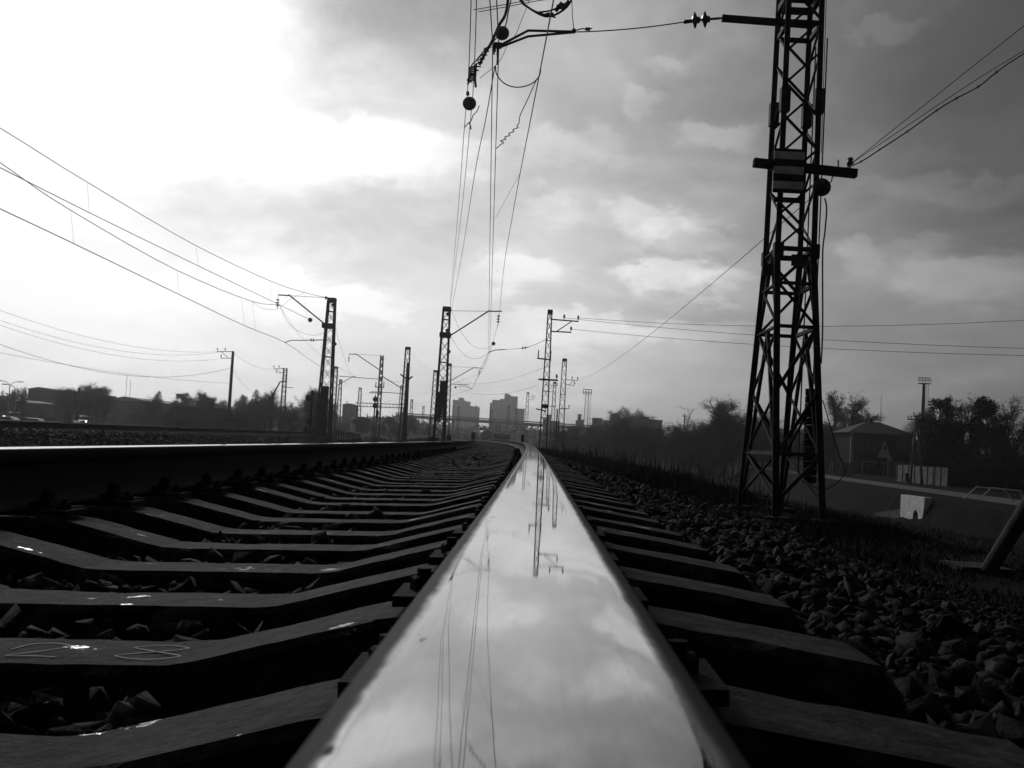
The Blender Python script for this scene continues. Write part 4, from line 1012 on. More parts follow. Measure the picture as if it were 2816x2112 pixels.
# open-wire line to the round pole on the left
for i, (y0_, y1_, sg, lb) in enumerate(((826, 967, 1.9, 'highest faint line wire dipping to the bracket of the round pole'), (856, 969, 2.2, 'second faint line wire dipping to the bracket of the round pole'), (905, 1012, 3.0, 'heavy sagging cable slung to the round pole shaft'), (970, 1054, .7, 'nearly straight low wire to the round pole shaft'), (868, 986, 2.2, 'faint line wire dipping to the lower bracket arm of the round pole'))):
    ex = 600 if i in (0, 1) else (609 if i == 4 else 634)
    wire(lb, sag(at(-420, y0_ - 150 + (60 if i == 3 else 0), 62), at(ex, y1_, 118), sg, 18), .016 if i == 2 else .012, 4, 'line_wire')
for i, (a, c, sg, lb) in enumerate(((1016, 1085, 2.0, 'cable drooping from the round pole to the lattice pole'), (970, 1014, .8, 'thin line wire from the round pole to the lattice pole'))):
    wire(lb, sag(at(641, a, 118), at(778, c - (20 if i == 0 else 0), 140), sg, 12), .012, 4, 'line_wire')
# line wires from mast C to the right
for i, (a, c, e, sg, lb) in enumerate(((1588, 874, 872, .55, 'uppermost thin line wire passing behind the anchor tower'), (1552, 874, 955, .35, 'middle thin line wire passing behind the anchor tower'), (1571, 905, 973, .35, 'lowest thin line wire passing behind the anchor tower'))):
    wire(lb, sag(at(a, c, DB), at(3000, e + (-2 if i == 0 else 8), 56), sg, 16), .012, 4, 'line_wire')
wire('thin wire slanting from the anchor tower down to the square capped mast', sag(at(2240, 536, TY), at(1560, 1045, 118), .9, 16), .008, 4, 'line_wire')
p0_ = at(2337, 452, TY - .48)
wire('thin upper wire rising from the pin insulator of the anchor tower', [p0_, at(2816, 70, 9.6), at(3300, -310, 6.9)], .005, 5, 'line_wire', k=6)
wire('straight support wire above the lashed cable', [p0_, at(2640, 248, 11.3), at(2816, 138, 9.6), at(3300, -160, 6.9)], .005, 5, 'line_wire', k=6)
cb_ = [at(2325, 462, TY - .48), at(2368, 444, 14.2), at(2418, 412, 13.6), at(2494, 362, 12.8), at(2576, 303, 12.0), at(2630, 270, 11.5), at(2690, 238, 10.9), at(2740, 198, 10.4), at(2816, 146, 9.6), at(3300, -150, 6.9)]
lc_ = wire('black cable lashed under its support wire, rising to the upper right', cb_, .0085, 6, 'lashed_cable', 'cable', k=5)
for q in cb_[1:8]: MB().box(q, (.02, .02, .026)).build('lashing_clip', 'steel', lc_)
wire('thin vertical wire beside the upper right leg of the anchor tower', [at(2275, -80, TY - .6), at(2268, 120, TY - .6), at(2258, 420, TY - .6)], .005, 5, 'line_wire')
# light wires among the far masts
for i, (a, c, D1, e, g_, D2, sg, lb) in enumerate(((1122, 957, 116, 1198, 1020, 146, .6, 'thin wire from the forked pole mast to the capped mast'), (1240, 848, DB, 1356, 948, DB, 1.2, 'slack wire from the counterweight mast top to the near disc'), (1240, 925, DB, 1344, 969, DB, .9, 'slack wire from the counterweight mast block to the steady arm'), (1513, 1005, DB, 1240, 1045, 128, .8, 'long thin cross wire from the horn gap mast to the second cantilever'), (1477, 1060, DB, 1262, 1068, 128, .7, 'lower thin cross wire among the far cantilevers'), (915, 870, DD, 970, 1036, 118, .5, 'wire falling from the weight guide mast to the raised cantilever'), (1051, 1040, 118, 1122, 1045, 116, .3, 'short level wire between the narrow mast and the forked pole mast'))):
    wire(lb, sag(at(a, c, D1), at(e, g_, D2), sg, 10), .009, 4, 'line_wire')

# ---- guy strut at the right edge, with the mast it props
root = empty('guyed_mast', (3.66, 1.4, gz(3.66, 1.4)), 'pale guy strut slanting up out of the gravel at the embankment edge', 'mast')
MB().tube([(3.67, 8.95, gz(3.67, 8.95) - .15), (3.66, 1.45, 5.3)], .062, 10).build('guy_strut', 'pole', root, smooth=True)
MB().tube([(3.66, 1.4, gz(3.66, 1.4) - .3), (3.66, 1.4, 8.6)], .19, 12, .14).build('shaft', 'pole', root, smooth=True)
MB().box((3.67, 9.0, gz(3.67, 9.0) - .06), (.4, .5, .2)).build('anchor_block', 'pole', root)

# ------------------------------------------------------------------ right side: culvert, pipe railing, fences, house
def local(D, px): return at(px, 1250, D).x
zt = -2.30; zb_ = zt - 1.8; CX = 25.85; ya, yb = 71.8, 76.4
cul = empty('culvert_headwall', (CX, 73.5, zb_), 'whitewashed culvert headwall with arched opening below the road', 'culvert')
ym = 73.4
ring = [(ym - .5, zb_)] + [(ym - .5 * math.cos(a), zb_ + .42 + .5 * math.sin(a)) for a in np.linspace(0, math.pi, 9)] + [(ym + .5, zb_)]
poly = [(ya + .5, zb_)] + ring + [(yb, zb_ - .05), (yb + .05, zt + .02), (ya, zt + .05), (ya + .15, zt - .9)]
MB().prism([(CX, p[0], p[1]) for p in poly], (.5, 0, 0)).build('headwall', 'white', cul)
MB().prism([(CX + .02, yb + .1, zb_ - .05), (CX - .5, yb + 4.2, zb_ + .0), (CX - .5, yb + 4.0, zb_ + .25), (CX + .02, yb + .1, zt - 1.0)], (.3, 0, 0)).build('wing_wall', 'concrete', cul)
MB().tube([(CX + .2, ym, zb_ + .42), (CX + 6, ym, zb_ + .42)], .49, 14).build('barrel', 'pole', cul)
D = 73.0
rl = empty('pipe_railing', (at(2700, 1375, D).x, D, gz(at(2700, 1375, D).x, D)), 'white bent-pipe guard railing at the road edge', 'railing')
p1, p2, p3, p4 = at(2648, 1362, D + 1), at(2686, 1339, D + .5), at(2760, 1346, D), at(2793, 1372, D)
zg = -2.25
for nm, pts in (('hoop', [Vector((p1.x, p1.y, zg - .1)), p2, p3, Vector((p4.x, p4.y, zg - .1))]), ('hoop', [Vector((at(2690, 1365, D + 2).x, D + 2, zg - .1)), at(2727, 1341, D + 2), at(2806, 1350, D + 1.4), Vector((at(2850, 1380, D).x, D + 1.4, zg - .1))])):
    MB().tube(pts, .045, 8).build(nm, 'pipe', rl, smooth=False)
# fences
def fence(label, pa, pb, D0, D1, h, n, mat='white', cat='fence'):
    a, c = at(pa, 1300, D0), at(pb, 1300, D1); a.z = gz(a.x, D0); c.z = gz(c.x, D1); root = empty('fence', a, label, cat)
    d = (c - a) / n
    for k in range(n):
        p = a + d * k; q = p + d * .985; hh = h * random.uniform(.95, 1.04)
        MB().prism([p + Vector((0, 0, -.15)), q + Vector((0, 0, -.15)), q + Vector((0, 0, hh)), p + Vector((0, 0, hh))], (0, .07, 0)).build('panel', mat, root)
        MB().box(p + Vector((0, -.05, hh / 2)), (.14, .14, hh + .12)).build('post', 'concrete', root)
    return root
M['fence'] = material('pale_fence_boards', 0.20, 0.9, 0.35, 1.6, 0.3, 14, spec=0.08)
M['fence2'] = material('grey_fence_boards', 0.13, 0.9, 0.35, 1.6, 0.3, 14, spec=0.08)
fence('long pale stained wall fence behind the A-frame pole', 2466, 2606, 122, 108, 1.9, 8, 'fence')
fence('grey board fence left of the brick house', 2290, 2350, 150, 146, 1.7, 5, 'fence2')
fence('short whitewashed fence seen between the left legs of the anchor tower', 2003, 2058, 165, 158, 1.5, 4, 'white')
fence('pale fence behind the middle of the anchor tower', 2170, 2222, 160, 155, 1.6, 4, 'fence')
fence('row of low pale fence boards among the bushes left of the anchor tower', 1890, 1918, 190, 186, 1.3, 4, 'fence')
fence('low grey fence far left of the anchor tower', 1700, 1790, 260, 240, 1.2, 7, 'fence2')
# brick house with hipped roof and white gabled porch
D = 165.0; xa, xb = at(2336, 1290, D).x, at(2505, 1290, D).x; zg = gz((xa + xb) / 2, D); ze = at(2400, 1192, D).z; zr = at(2420, 1164, D).z
hs = empty('brick_house', ((xa + xb) / 2, D + 4, zg), 'two-storey brick house with hipped tin roof and white gabled porch', 'house')
w = xb - xa; dep = 8.5
MB().box(((xa + xb) / 2, D + dep / 2, (zg + ze) / 2 - .1), (w, dep, ze - zg + .2)).build('wall', 'brick', hs)
rf = MB(); o_ = .7; x0, x1, y0, y1 = xa - o_, xb + o_, D - o_, D + dep + o_; cx0, cx1, cy = xa + w * .38, xa + w * .60, D + dep / 2
rf.add([(x0, y0, ze), (x1, y0, ze), (x1, y1, ze), (x0, y1, ze), (cx0, cy, zr + .3), (cx1, cy, zr + .3)], [(0, 1, 5, 4), (1, 2, 5), (2, 3, 4, 5), (3, 0, 4), (3, 2, 1, 0)])
rfo = rf.build('roof', 'roof', hs); MB().box((xa + w * .46, cy, zr + .4), (.5, .5, .8)).build('chimney', 'brick', rfo); MB().tube([(xa + w * .62, cy, zr + .2), (xa + w * .62, cy, zr + 4.5)], .03, 5).build('antenna', 'steel', rfo)
def window(root, x, y, z, ww, hh, wall='glass', fm='white'):
    wn = MB().box((x, y - .02, z), (ww, .06, hh)).build('window', wall, root)
    f_ = MB().bar((x - ww / 2, y - .06, z - hh / 2), (x - ww / 2, y - .06, z + hh / 2), .09).bar((x + ww / 2, y - .06, z - hh / 2), (x + ww / 2, y - .06, z + hh / 2), .09).bar((x - ww / 2, y - .06, z + hh / 2), (x + ww / 2, y - .06, z + hh / 2), .09).bar((x - ww / 2, y - .06, z - hh / 2), (x + ww / 2, y - .06, z - hh / 2), .09).bar((x, y - .06, z - hh / 2), (x, y - .06, z + hh / 2), .06)
    f_.build('frame', fm, wn)
for k in range(2):
    for j in range(4): window(hs, xa + .9 + (0, .75, 1.6, 2.6)[j] + 0.15, D, zg + 1.5 + 2.75 * k, .42, 1.25, 'glass', 'fence')
for k in range(2): window(hs, xa + w * .82, D, zg + 1.6 + 2.8 * k, 1.1, 1.3, 'glass', 'fence2')
for px, wd in ((2336, .16), (2341, .12)): q = at(px, 1250, D); MB().box((xa + .08 + (px - 2336) * .05, D - .06, (zg + ze) / 2), (wd, .12, ze - zg)).build('corner_pilaster', 'white', hs)
# porch gable
px0, px1 = at(2412, 1256, D - 1.5).x, at(2450, 1258, D - 1.5).x; pz0, pz1 = at(2430, 1259, D - 1.5).z, at(2434, 1211, D - 1.5).z; pm = at(2434, 1230, D - 1.5).x
gb = MB().prism([(px0, D - 1.5, pz0), (px1, D - 1.5, pz0), (pm, D - 1.5, pz1)], (0, .18, 0)).build('porch_gable', 'white', hs)
MB().prism([(pm - .28, D - 1.53, pz0 + 1.25), (pm + .28, D - 1.53, pz0 + 1.25), (pm + .12, D - 1.53, pz0 + 1.85), (pm - .12, D - 1.53, pz0 + 1.85)], (0, .04, 0)).build('gable_window', 'glass', gb)
MB().add([(px0 - .5, D - 1.7, pz0 - .1), (px0 - .5, D + .1, pz0 - .1), (pm, D + .1, pz1 + .35), (pm, D - 1.7, pz1 + .35), (px1 + .35, D - 1.7, pz0 - .1), (px1 + .35, D + .1, pz0 - .1)], [(0, 1, 2, 3), (3, 2, 5, 4)]).build('porch_roof', 'roof', hs)
for q in (at(2442, 1280, D - 1.4).x, at(2450, 1280, D - 1.4).x): MB().box((q, D - 1.4, (zg + pz0) / 2), (.26, .26, pz0 - zg)).build('porch_column', 'white', hs)
MB().bar((at(2368, 1268, D - 2).x, D - 2, at(2368, 1268, D - 2).z), (at(2495, 1278, D - 2).x, D - 2, at(2495, 1278, D - 2).z), .10).build('gas_pipe', 'pipe', hs)
for q in (2372, 2430, 2490): p = at(q, 1272, D - 2); MB().bar((p.x, D - 2, gz(p.x, D - 2)), (p.x, D - 2, p.z), .08).build('pipe_post', 'pipe', hs)
MB().box((at(2475, 1300, D - 3).x, D - 3, zg + 1.1), (3.4, .12, 2.2)).build('yard_gate', 'fence2', hs)

# ------------------------------------------------------------------ buildings
def block(name, label, px0, px1, pys, D, depth, floors, cols, mat='panel', win=True, roofparts=(), cat='building', wmat='glass'):
    """row of abutting volumes from px0 to px1; pys = top bearing of each"""
    root = None; n = len(pys); e = [px0 + (px1 - px0) * k / n for k in range(n + 1)] if not isinstance(px0, (list, tuple)) else px0
    xm = at((e[0] + e[-1]) / 2, 1200, D).x; zg = gz(xm, D) - .5; root = empty(name, (xm, D, zg), label, cat)
    for k in range(n):
        x0, x1 = at(e[k], 1150, D).x, at(e[k + 1], 1150, D).x; zt = at((e[k] + e[k + 1]) / 2, pys[k], D).z
        yo = D + (k % 2) * 1.2
        wl = MB().box(((x0 + x1) / 2, yo + depth / 2, (zg + zt) / 2), (x1 - x0 - .05, depth, zt - zg)).build('wall', mat, root)
        MB().box(((x0 + x1) / 2, yo + depth / 2, zt + .2), (x1 - x0 + .3, depth + .4, .4)).build('parapet', mat, root)
        if win:
            nf = max(1, int((zt - zg) / 2.9)); nc = max(1, int((x1 - x0) / 3.0))
            for f_ in range(nf):
                for c in range(nc):
                    xx = x0 + (x1 - x0) * (c + .5) / nc; zz = zg + 1.8 + 2.9 * f_
                    if zz > zt - .8 or zz < at(xm, 1175, D).z - 12: continue
                    MB().box((xx, yo - .03, zz), (1.3, .1, 1.4)).build('window', wmat, wl)
    for (p0, p1, ya, yb) in roofparts:
        x0, x1 = at(p0, ya, D).x, at(p1, ya, D).x; z1, z0_ = at((p0 + p1) / 2, ya, D).z, at((p0 + p1) / 2, yb, D).z
        MB().box(((x0 + x1) / 2, D + depth / 2, (z0_ + z1) / 2), (x1 - x0, depth * .5, z1 - z0_ + .6)).build('roof_house', mat, root)
    return root
block('tower_block', 'hazy apartment block whose roofline steps down to the right', [1242, 1275, 1288, 1300, 1315], 0, [1101, 1105, 1118, 1120], 880, 16, 0, 0, roofparts=((1260, 1274, 1094, 1102), (1306, 1311, 1116, 1121)))
block('tower_block', 'tallest hazy apartment block with stepped roof beyond the overpass', [1345, 1351, 1372, 1384, 1400, 1420, 1441], 0, [1109, 1101, 1098, 1086, 1091, 1125], 860, 18, 0, 0, roofparts=((1388, 1399, 1083, 1087),))
block('low_building', 'flat-roofed hall with roof house behind the trees right of the horn gap mast', [1660, 1688, 1707, 1740], 0, [1158, 1140, 1153], 470, 14, 0, 0, 'brick')
block('low_building', 'small pale flat-roofed building right of the pale floodlight mast', [1632, 1657], 0, [1152], 460, 12, 0, 0, 'panel')
block('low_building', 'long flat building with raised middle among the bushes', [1742, 1760, 1786, 1822], 0, [1160, 1148, 1157], 420, 14, 0, 0, 'brick')
block('low_building', 'blocky building with stair tower at the foot of the hazy slope', [1494, 1504, 1515, 1540], 0, [1152, 1142, 1160], 560, 14, 0, 0, 'brick')
block('low_building', 'small domed tower house on the hazy slope', [1585, 1590, 1599, 1606], 0, [1158, 1141, 1156], 560, 8, 0, 0, 'brick', False)
# domed building beyond the left tracks
D = 330; xa, xb = at(940, 1150, D).x, at(975, 1150, D).x; zg = gz((xa + xb) / 2, D) - .3; ze = at(957, 1114, D).z
bd = empty('domed_building', ((xa + xb) / 2, D, zg), 'grey building with shallow domed roof right of the weight guide mast', 'building')
MB().box(((xa + xb) / 2, D + 3, (zg + ze) / 2), (xb - xa, 6, ze - zg)).build('wall', 'brick', bd)
MB().prism([(xa - .2, D - .2, ze), (xb + .2, D - .2, ze), (xb - .6, D - .2, ze + .25), ((xa + xb) / 2 + .5, D - .2, ze + .55), ((xa + xb) / 2 - .8, D - .2, ze + .5), (xa + .2, D - .2, ze + .2)], (0, 6.4, 0)).build('roof', 'roof', bd)
MB().lathe(((xa + xb) / 2 - 1.0, D + 2, ze + .4), (0, 0, 1), [(0, .12), (.9, .10), (1.1, .02)], 6).build('vent', 'steel', bd)
for k in range(2): MB().box((xa + 1.1 + k * 1.8, D - .03, (zg + ze) / 2 + 1.5), (.8, .1, 1.1)).build('window', 'glass', bd)
# hangars and shed on the left
def gable(name, label, px0, px1, py_eave, py_ridge, D, depth, mat, rmat, ridge_f=.5, cat='building'):
    x0, x1 = at(px0, py_eave, D).x, at(px1, py_eave, D).x; zg = gz((x0 + x1) / 2, D) - .3; ze = at((px0 + px1) / 2, py_eave, D).z; zr = at(px0 + (px1 - px0) * ridge_f, py_ridge, D).z
    r_ = empty(name, ((x0 + x1) / 2, D, zg), label, cat); xr = x0 + (x1 - x0) * ridge_f
    MB().prism([(x0, D, zg), (x1, D, zg), (x1, D, ze), (xr, D, zr), (x0, D, ze)], (0, depth, 0)).build('wall', mat, r_)
    MB().add([(x0 - .4, D - .5, ze), (xr, D - .5, zr + .12), (x1 + .4, D - .5, ze), (x0 - .4, D + depth + .5, ze), (xr, D + depth + .5, zr + .12), (x1 + .4, D + depth + .5, ze)], [(0, 1, 4, 3), (1, 2, 5, 4), (0, 2, 1), (3, 4, 5)]).build('roof', rmat, r_)
    nw = 5
    for k in range(nw): MB().box((x0 + (x1 - x0) * (k + .5) / nw, D - .04, ze - 1.3), (1.1, .1, .9)).build('window', 'glass', r_)
    return r_
gable('hangar', 'long hangar with pale low-pitched roof left of the tall bushy trees', 78, 175, 1073, 1066, 195, 25, 'brick', 'roof_lt', .3)
gable('hangar', 'second pale-roofed hangar behind the dark shed', 300, 422, 1103, 1092, 200, 25, 'brick', 'roof_lt', .35)
gable('low_building', 'low dark building at the far left behind the road', -40, 65, 1103, 1098, 170, 12, 'brick', 'roof', .5)
# dark shed with slab roof
D = 110; x0, x1 = at(452, 1115, D).x, at(612, 1119, D).x; zt = at(530, 1118, D).z; zg = gz((x0 + x1) / 2, D) - .2
sh = empty('shed', ((x0 + x1) / 2, D, zg), 'wide low black shed beyond the second track, left of the round pole', 'shed')
ze = zt - 1.35
MB().box(((x0 + x1) / 2, D + 2.6, (zg + ze) / 2), (x1 - x0 - .3, 4.6, ze - zg)).build('wall', 'pole', sh)
MB().add([(x0 - .3, D - .2, ze), (x1 + .3, D - .2, ze), (x1 + .1, D + 2.4, zt), (x0 + .15, D + 2.4, zt), (x0 - .3, D + 5.2, ze), (x1 + .3, D + 5.2, ze)], [(0, 1, 2, 3), (3, 2, 5, 4), (1, 5, 2), (0, 3, 4)]).build('roof', 'bark', sh)
MB().box((x0 + 1.8, D + .25, zg + 1.0), (1.0, .1, 2.0)).build('door', 'steel', sh)
x0, x1 = at(648, 1146, D).x, at(682, 1148, D).x; zt = at(665, 1148, D).z
sh2 = empty('shed', ((x0 + x1) / 2, D, gz(x0, D)), 'small dark lean-to right of the round pole', 'shed')
MB().box(((x0 + x1) / 2, D + 1, (gz(x0, D) + zt) / 2 - .1), (x1 - x0, 2, zt - gz(x0, D))).build('wall', 'pole', sh2); MB().box(((x0 + x1) / 2, D + 1, zt + .0), (x1 - x0 + .3, 2.4, .1)).build('roof', 'roof', sh2)

# ------------------------------------------------------------------ overpass
D = 470; pa, pb = at(1090, 1143, D), at(1660, 1172, D); pb.z = pa.z - 1.0
ov = empty('overpass', ((pa.x + pb.x) / 2, D, gz((pa.x + pb.x) / 2, D)), 'long low road overpass crossing in front of the tower blocks', 'bridge')
MB().bar(pa, pb, 7.0, 1.3).build('deck', 'panel', ov)
MB().bar(pa + Vector((0, -3.4, 1.15)), pb + Vector((0, -3.4, 1.15)), .12, .5).build('parapet', 'panel', ov)
for k in range(9):
    q = pa.lerp(pb, (k + .5) / 9); zg = gz(q.x, D)
    for dy in (-2.4, 2.4): MB().box((q.x, D + dy, (zg + q.z) / 2 - .5), (.8, .8, q.z - zg)).build('pier', 'panel', ov)
    MB().box((q.x, D, q.z - .9), (1.0, 6.4, .6)).build('crosshead', 'panel', ov)

# ------------------------------------------------------------------ rolling stock
D = 300; xe = at(1341, 1180, D).x; zg = gz(xe, D)
tk = empty('tank_wagon', (xe, D, zg), 'dark tank wagon with pale bands standing before the overpass', 'wagon')
dirw = Vector((-.34, .94, 0)); ce = Vector((xe, D, zg + 2.75)); L_ = 10.5
u_, w_ = Vector((.94, .34, 0)), Vector((0, 0, 1))
MB().lathe(ce, dirw, [(-.25, .7), (-.12, 1.15), (0, 1.38), (.15, 1.45), (L_ - .15, 1.45), (L_, 1.38), (L_ + .2, .9)], 26).build('tank', 'tank', tk, smooth=True)
for k in (1.6, 2.6, 3.3): MB().lathe(ce + dirw * k, dirw, [(0, 1.462), (.22, 1.462)], 26).build('band', 'band', tk)
MB().lathe(ce + dirw * 5.2 + w_ * 1.4, (0, 0, 1), [(0, .5), (.45, .5), (.5, .3)], 14).build('dome', 'tank', tk)
MB().bar(Vector((xe, D, zg + 1.15)) - dirw * .5, Vector((xe, D, zg + 1.15)) + dirw * (L_ + .5), 1.2, .3).build('frame', 'steel', tk)
for kk in (1.4, 3.0, L_ - 3.0, L_ - 1.4):
    for sx in (-.78, .78): MB().lathe(Vector((xe, D, zg + .62)) + dirw * kk + u_ * (sx - .06), u_, [(0, .47), (.12, .47)], 16).build('wheel', 'steel', tk)
for sx in (-.8, .8): MB().lathe(Vector((xe, D, zg + 1.15)) - dirw * .5 + u_ * sx, -dirw, [(0, .1), (.3, .1), (.3, .22), (.36, .22)], 10).build('buffer', 'steel', tk)
for sx in (-.79, .79): MB().bar(Vector((xe, D, zg + .08)) - dirw * 14 + u_ * sx, Vector((xe, D, zg + .08)) + dirw * 30 + u_ * sx, .08, .16).build('siding_rail', 'steel2', tk)
D = 205; xm = at(996, 1160, D).x; zg = gz(xm, D); zt = at(996, 1146, D).z
bx = empty('box_wagon', (xm, D, zg), 'dark round-roofed goods wagon seen end-on left of the signal', 'wagon')
prof = [(-1.2, zg + .9), (1.2, zg + .9), (1.2, zt - .35), (.9, zt - .1), (0, zt), (-.9, zt - .1), (-1.2, zt - .35)]
MB().prism([(xm + a, D, c) for a, c in prof], (-3.0, 11, 0)).build('body', 'tank', bx)
MB().box((xm - .5, D + 1.5, zg + .75), (2.0, 9, .3), R(15)).build('frame', 'steel', bx)
for kk in (1.2, 2.8, 8.2, 9.6):
    for sx in (-.75, .75): MB().lathe((xm + sx - .27 * kk, D + kk, zg + .47), (1, .27, 0), [(-.06, .46), (.06, .46)], 14).build('wheel', 'steel', bx)
for k in range(3): MB().box((xm - .8 + .8 * k, D - .03, (zg + .9 + zt) / 2), (.08, .06, zt - zg - 1.4)).build('end_rib', 'steel', bx)

# ------------------------------------------------------------------ cars on the road beyond the second track
def car(x, y, zg, rz, label, paint, lights):
    root = empty('car', (0, 0, 0), label, 'car', 'cars on the road beyond the second track')
    side = [(-2.1, .35), (2.1, .35), (2.15, .62), (2.05, .78), (1.05, .92), (.45, 1.40), (-.95, 1.43), (-1.6, .98), (-2.1, .92), (-2.15, .6)]
    MB().prism([(a, -.8, c) for a, c in side], (0, 1.6, 0)).build('body', paint, root)
    MB().prism([(.88, -.81, .95), (.40, -.81, 1.33), (-.90, -.81, 1.36), (-1.4, -.81, .98)], (0, 1.62, 0)).build('side_windows', 'glass', root)
    MB().prism([(1.07, -.7, .93), (1.10, -.7, .96), (.53, -.7, 1.36), (.50, -.7, 1.36)], (0, 1.4, 0)).build('windscreen', 'glass', root)
    for a in (1.3, -1.3):
        for b_ in (-.74, .74):
            w_ = MB().lathe((a, b_ - .09, .31), (0, 1, 0), [(0, .28), (.03, .31), (.15, .31), (.18, .28)], 16).build('wheel', 'rubber', root); MB().lathe((a, b_ - .1, .31), (0, 1, 0), [(0, .17), (.2, .17)], 12).build('rim', 'roof_lt', w_)
    for b_ in (-.55, .55): MB().lathe((2.10, b_, .66), (1, 0, 0), [(0, .12), (.06, .11)], 12).build('headlight', 'lamp' if lights else 'glass', root)
    root.location = (x, y, zg); root.rotation_euler = (0, 0, rz); return root
for i, (px, D, rz, lb, pt, li) in enumerate(((98, 118, R(2), 'dark car with gleaming roofline and sloping bonnet beyond the second track', 'car', False), (14, 128, R(180), 'low pale car at the far left edge beyond the second track', 'car2', False), (186, 120, R(176), 'pale car half sunk behind the rail, left of the cross-armed pole', 'car2', False), (232, 150, R(-75), 'oncoming car with lit headlights by the left tree clump', 'car', True), (34, 150, R(-80), 'oncoming car with lit headlights at the far left', 'car', True))):
    x = at(px, 1150, D).x; zg = gz(x, D) + (.35 if li else -.22); 
    c_ = car(x, D, zg, rz, lb, pt, li)
for k in range(2):
    px = (45, 28)[k]; D = (135, 150)[k]; x, h = put(px, (1062, 1052)[k], D); zg = gz(x, D)
    r_ = empty('street_lamp', (x, D, zg - .1), ('street lamp with one curved arm in front of the left treetops', 'street lamp with twin drooping heads at the far left')[k], 'street lamp')
    MB().tube([(x, D, zg - .1), (x, D, h - .8)], .10, 8, .06).build('post', 'roof_lt', r_, smooth=True)
    for sx in ((-1,) if k == 0 else (-1, 1)):
        MB().tube(catmull([(x, D, h - .8), (x + sx * .2, D, h - .2), (x + sx * .7, D, h + .1), (x + sx * 1.3, D, h + .2)], 4), .04, 6).build('arm', 'roof_lt', r_, smooth=True)
        MB().box((x + sx * 1.55, D, h + .17), (.6, .25, .12)).build('lamp_head', 'roof_lt', r_)
for k, (px, py) in enumerate(((350, 1030), (360, 1045))):
    x, h = put(px, py, 260); wire(('taller thin radio aerial above the second hangar', 'shorter thin radio aerial above the second hangar')[k], [(x, 260, gz(x, 260)), (x, 260, h)], .05, 5, 'radio_aerial', 'aerial')

# ------------------------------------------------------------------ trees
def gen_tree(seed, style):
    """unit-height tree: trunk with limbs, and a crown of fine twigs"""
    r_ = random.Random(seed); tb = MB(); tw = []
    P = dict(oak=(4, 6, .60, .33, 1.0), birch=(3, 9, .38, .20, .9), bush=(3, 8, .72, .30, 1.3), poplar=(3, 11, .26, .16, .9))[style]
    def limb(p, d, L, r0, lev):
        n = 4; pts = [p]; dd = d.copy()
        for i in range(n):
            dd = (dd + Vector((r_.uniform(-1, 1), r_.uniform(-1, 1), r_.uniform(-.3, .7))) * .16).normalized(); pts.append(pts[-1] + dd * L / n)
        if lev <= 1: tb.tube(pts, r0, 5 if lev == 0 else 4, r0 * .45, False)
        elif lev == 2: tb.tube(pts, r0, 3, r0 * .4, False)
        else: tw.append((pts[0], pts[2], pts[-1], r0))
        if lev >= 4: return
        nk = (P[1] if lev == 0 else (7 if lev == 1 else 6 if lev == 2 else 4))
        for k in range(nk):
            f_ = (.28 + .72 * (k + r_.random()) / nk) if lev == 0 else (.2 + .8 * r_.random())
            i = min(int(f_ * n), n - 1); q = pts[i].lerp(pts[i + 1], f_ * n - i)
            a = r_.uniform(0, 6.283); t_ = (pts[i + 1] - pts[i]).normalized(); u, v = tb.frame(t_)
            spread = P[2] * r_.uniform(.7, 1.3) + (.15 if lev else 0)
            nd = (t_ * math.cos(spread) + (u * math.cos(a) + v * math.sin(a)) * math.sin(spread)).normalized()
            if style == 'birch' and lev >= 2: nd = (nd + Vector((0, 0, -.5))).normalized()
            limb(q, nd, L * (P[3] + .16 if lev == 0 else .55) * r_.uniform(.75, 1.2) * (1.15 - .5 * f_ if lev == 0 else 1), r0 * (.42 if lev == 0 else .5), lev + 1)
    if style == 'bush':
        for k in range(7):
            a = r_.uniform(0, 6.28); limb(Vector((math.cos(a) * .08, math.sin(a) * .08, 0)), Vector((math.cos(a) * .45, math.sin(a) * .45, 1)).normalized(), r_.uniform(.5, .95), .012, 1)
    else: limb(Vector((0, 0, 0)), Vector((0, 0, 1)), 1.0 if style != 'oak' else .86, .022 if style != 'poplar' else .016, 0)
    tv = np.array([[list(a), list(b_), list(c)] for a, b_, c, w in tw]); n = len(tv)
    g_ = np.random.default_rng(seed)
    # each fine branch becomes a small spray of twigs
    rep = max(1, int(5200 / n)); tv = np.repeat(tv, rep, 0); n = len(tv)
    jit = g_.normal(0, .012, (n, 1, 3)); tv = tv + jit; tv[:, 2] += g_.normal(0, .022, (n, 3)); tv[:, 1] += g_.normal(0, .008, (n, 3))
    side = g_.normal(size=(n, 3)); side /= np.linalg.norm(side, axis=1)[:, None]; ww = g_.uniform(.0009, .0024, n)[:, None]
    v = np.stack([tv[:, 0] - side * ww, tv[:, 0] + side * ww, tv[:, 1] + side * ww, tv[:, 1] - side * ww, tv[:, 2]], 1).reshape(-1, 3)
    k = 5 * np.arange(n)[:, None]; f = np.concatenate([k + np.array([[0, 1, 2]]), k + np.array([[0, 2, 3]]), k + np.array([[3, 2, 4]])])
    # last withered leaves
    m_ = 1500 if style != 'bush' else 2600; c = tv[g_.integers(0, n, m_), 2] + g_.normal(0, .012, (m_, 3)); e1 = g_.normal(0, .006, (m_, 3)); e2 = g_.normal(0, .006, (m_, 3))
    lv_ = np.stack([c - e1, c + e1, c + e2], 1).reshape(-1, 3); lf = np.arange(3 * m_).reshape(-1, 3) + len(v)
    return tb, np.concatenate([v, lv_]), np.concatenate([f, lf])
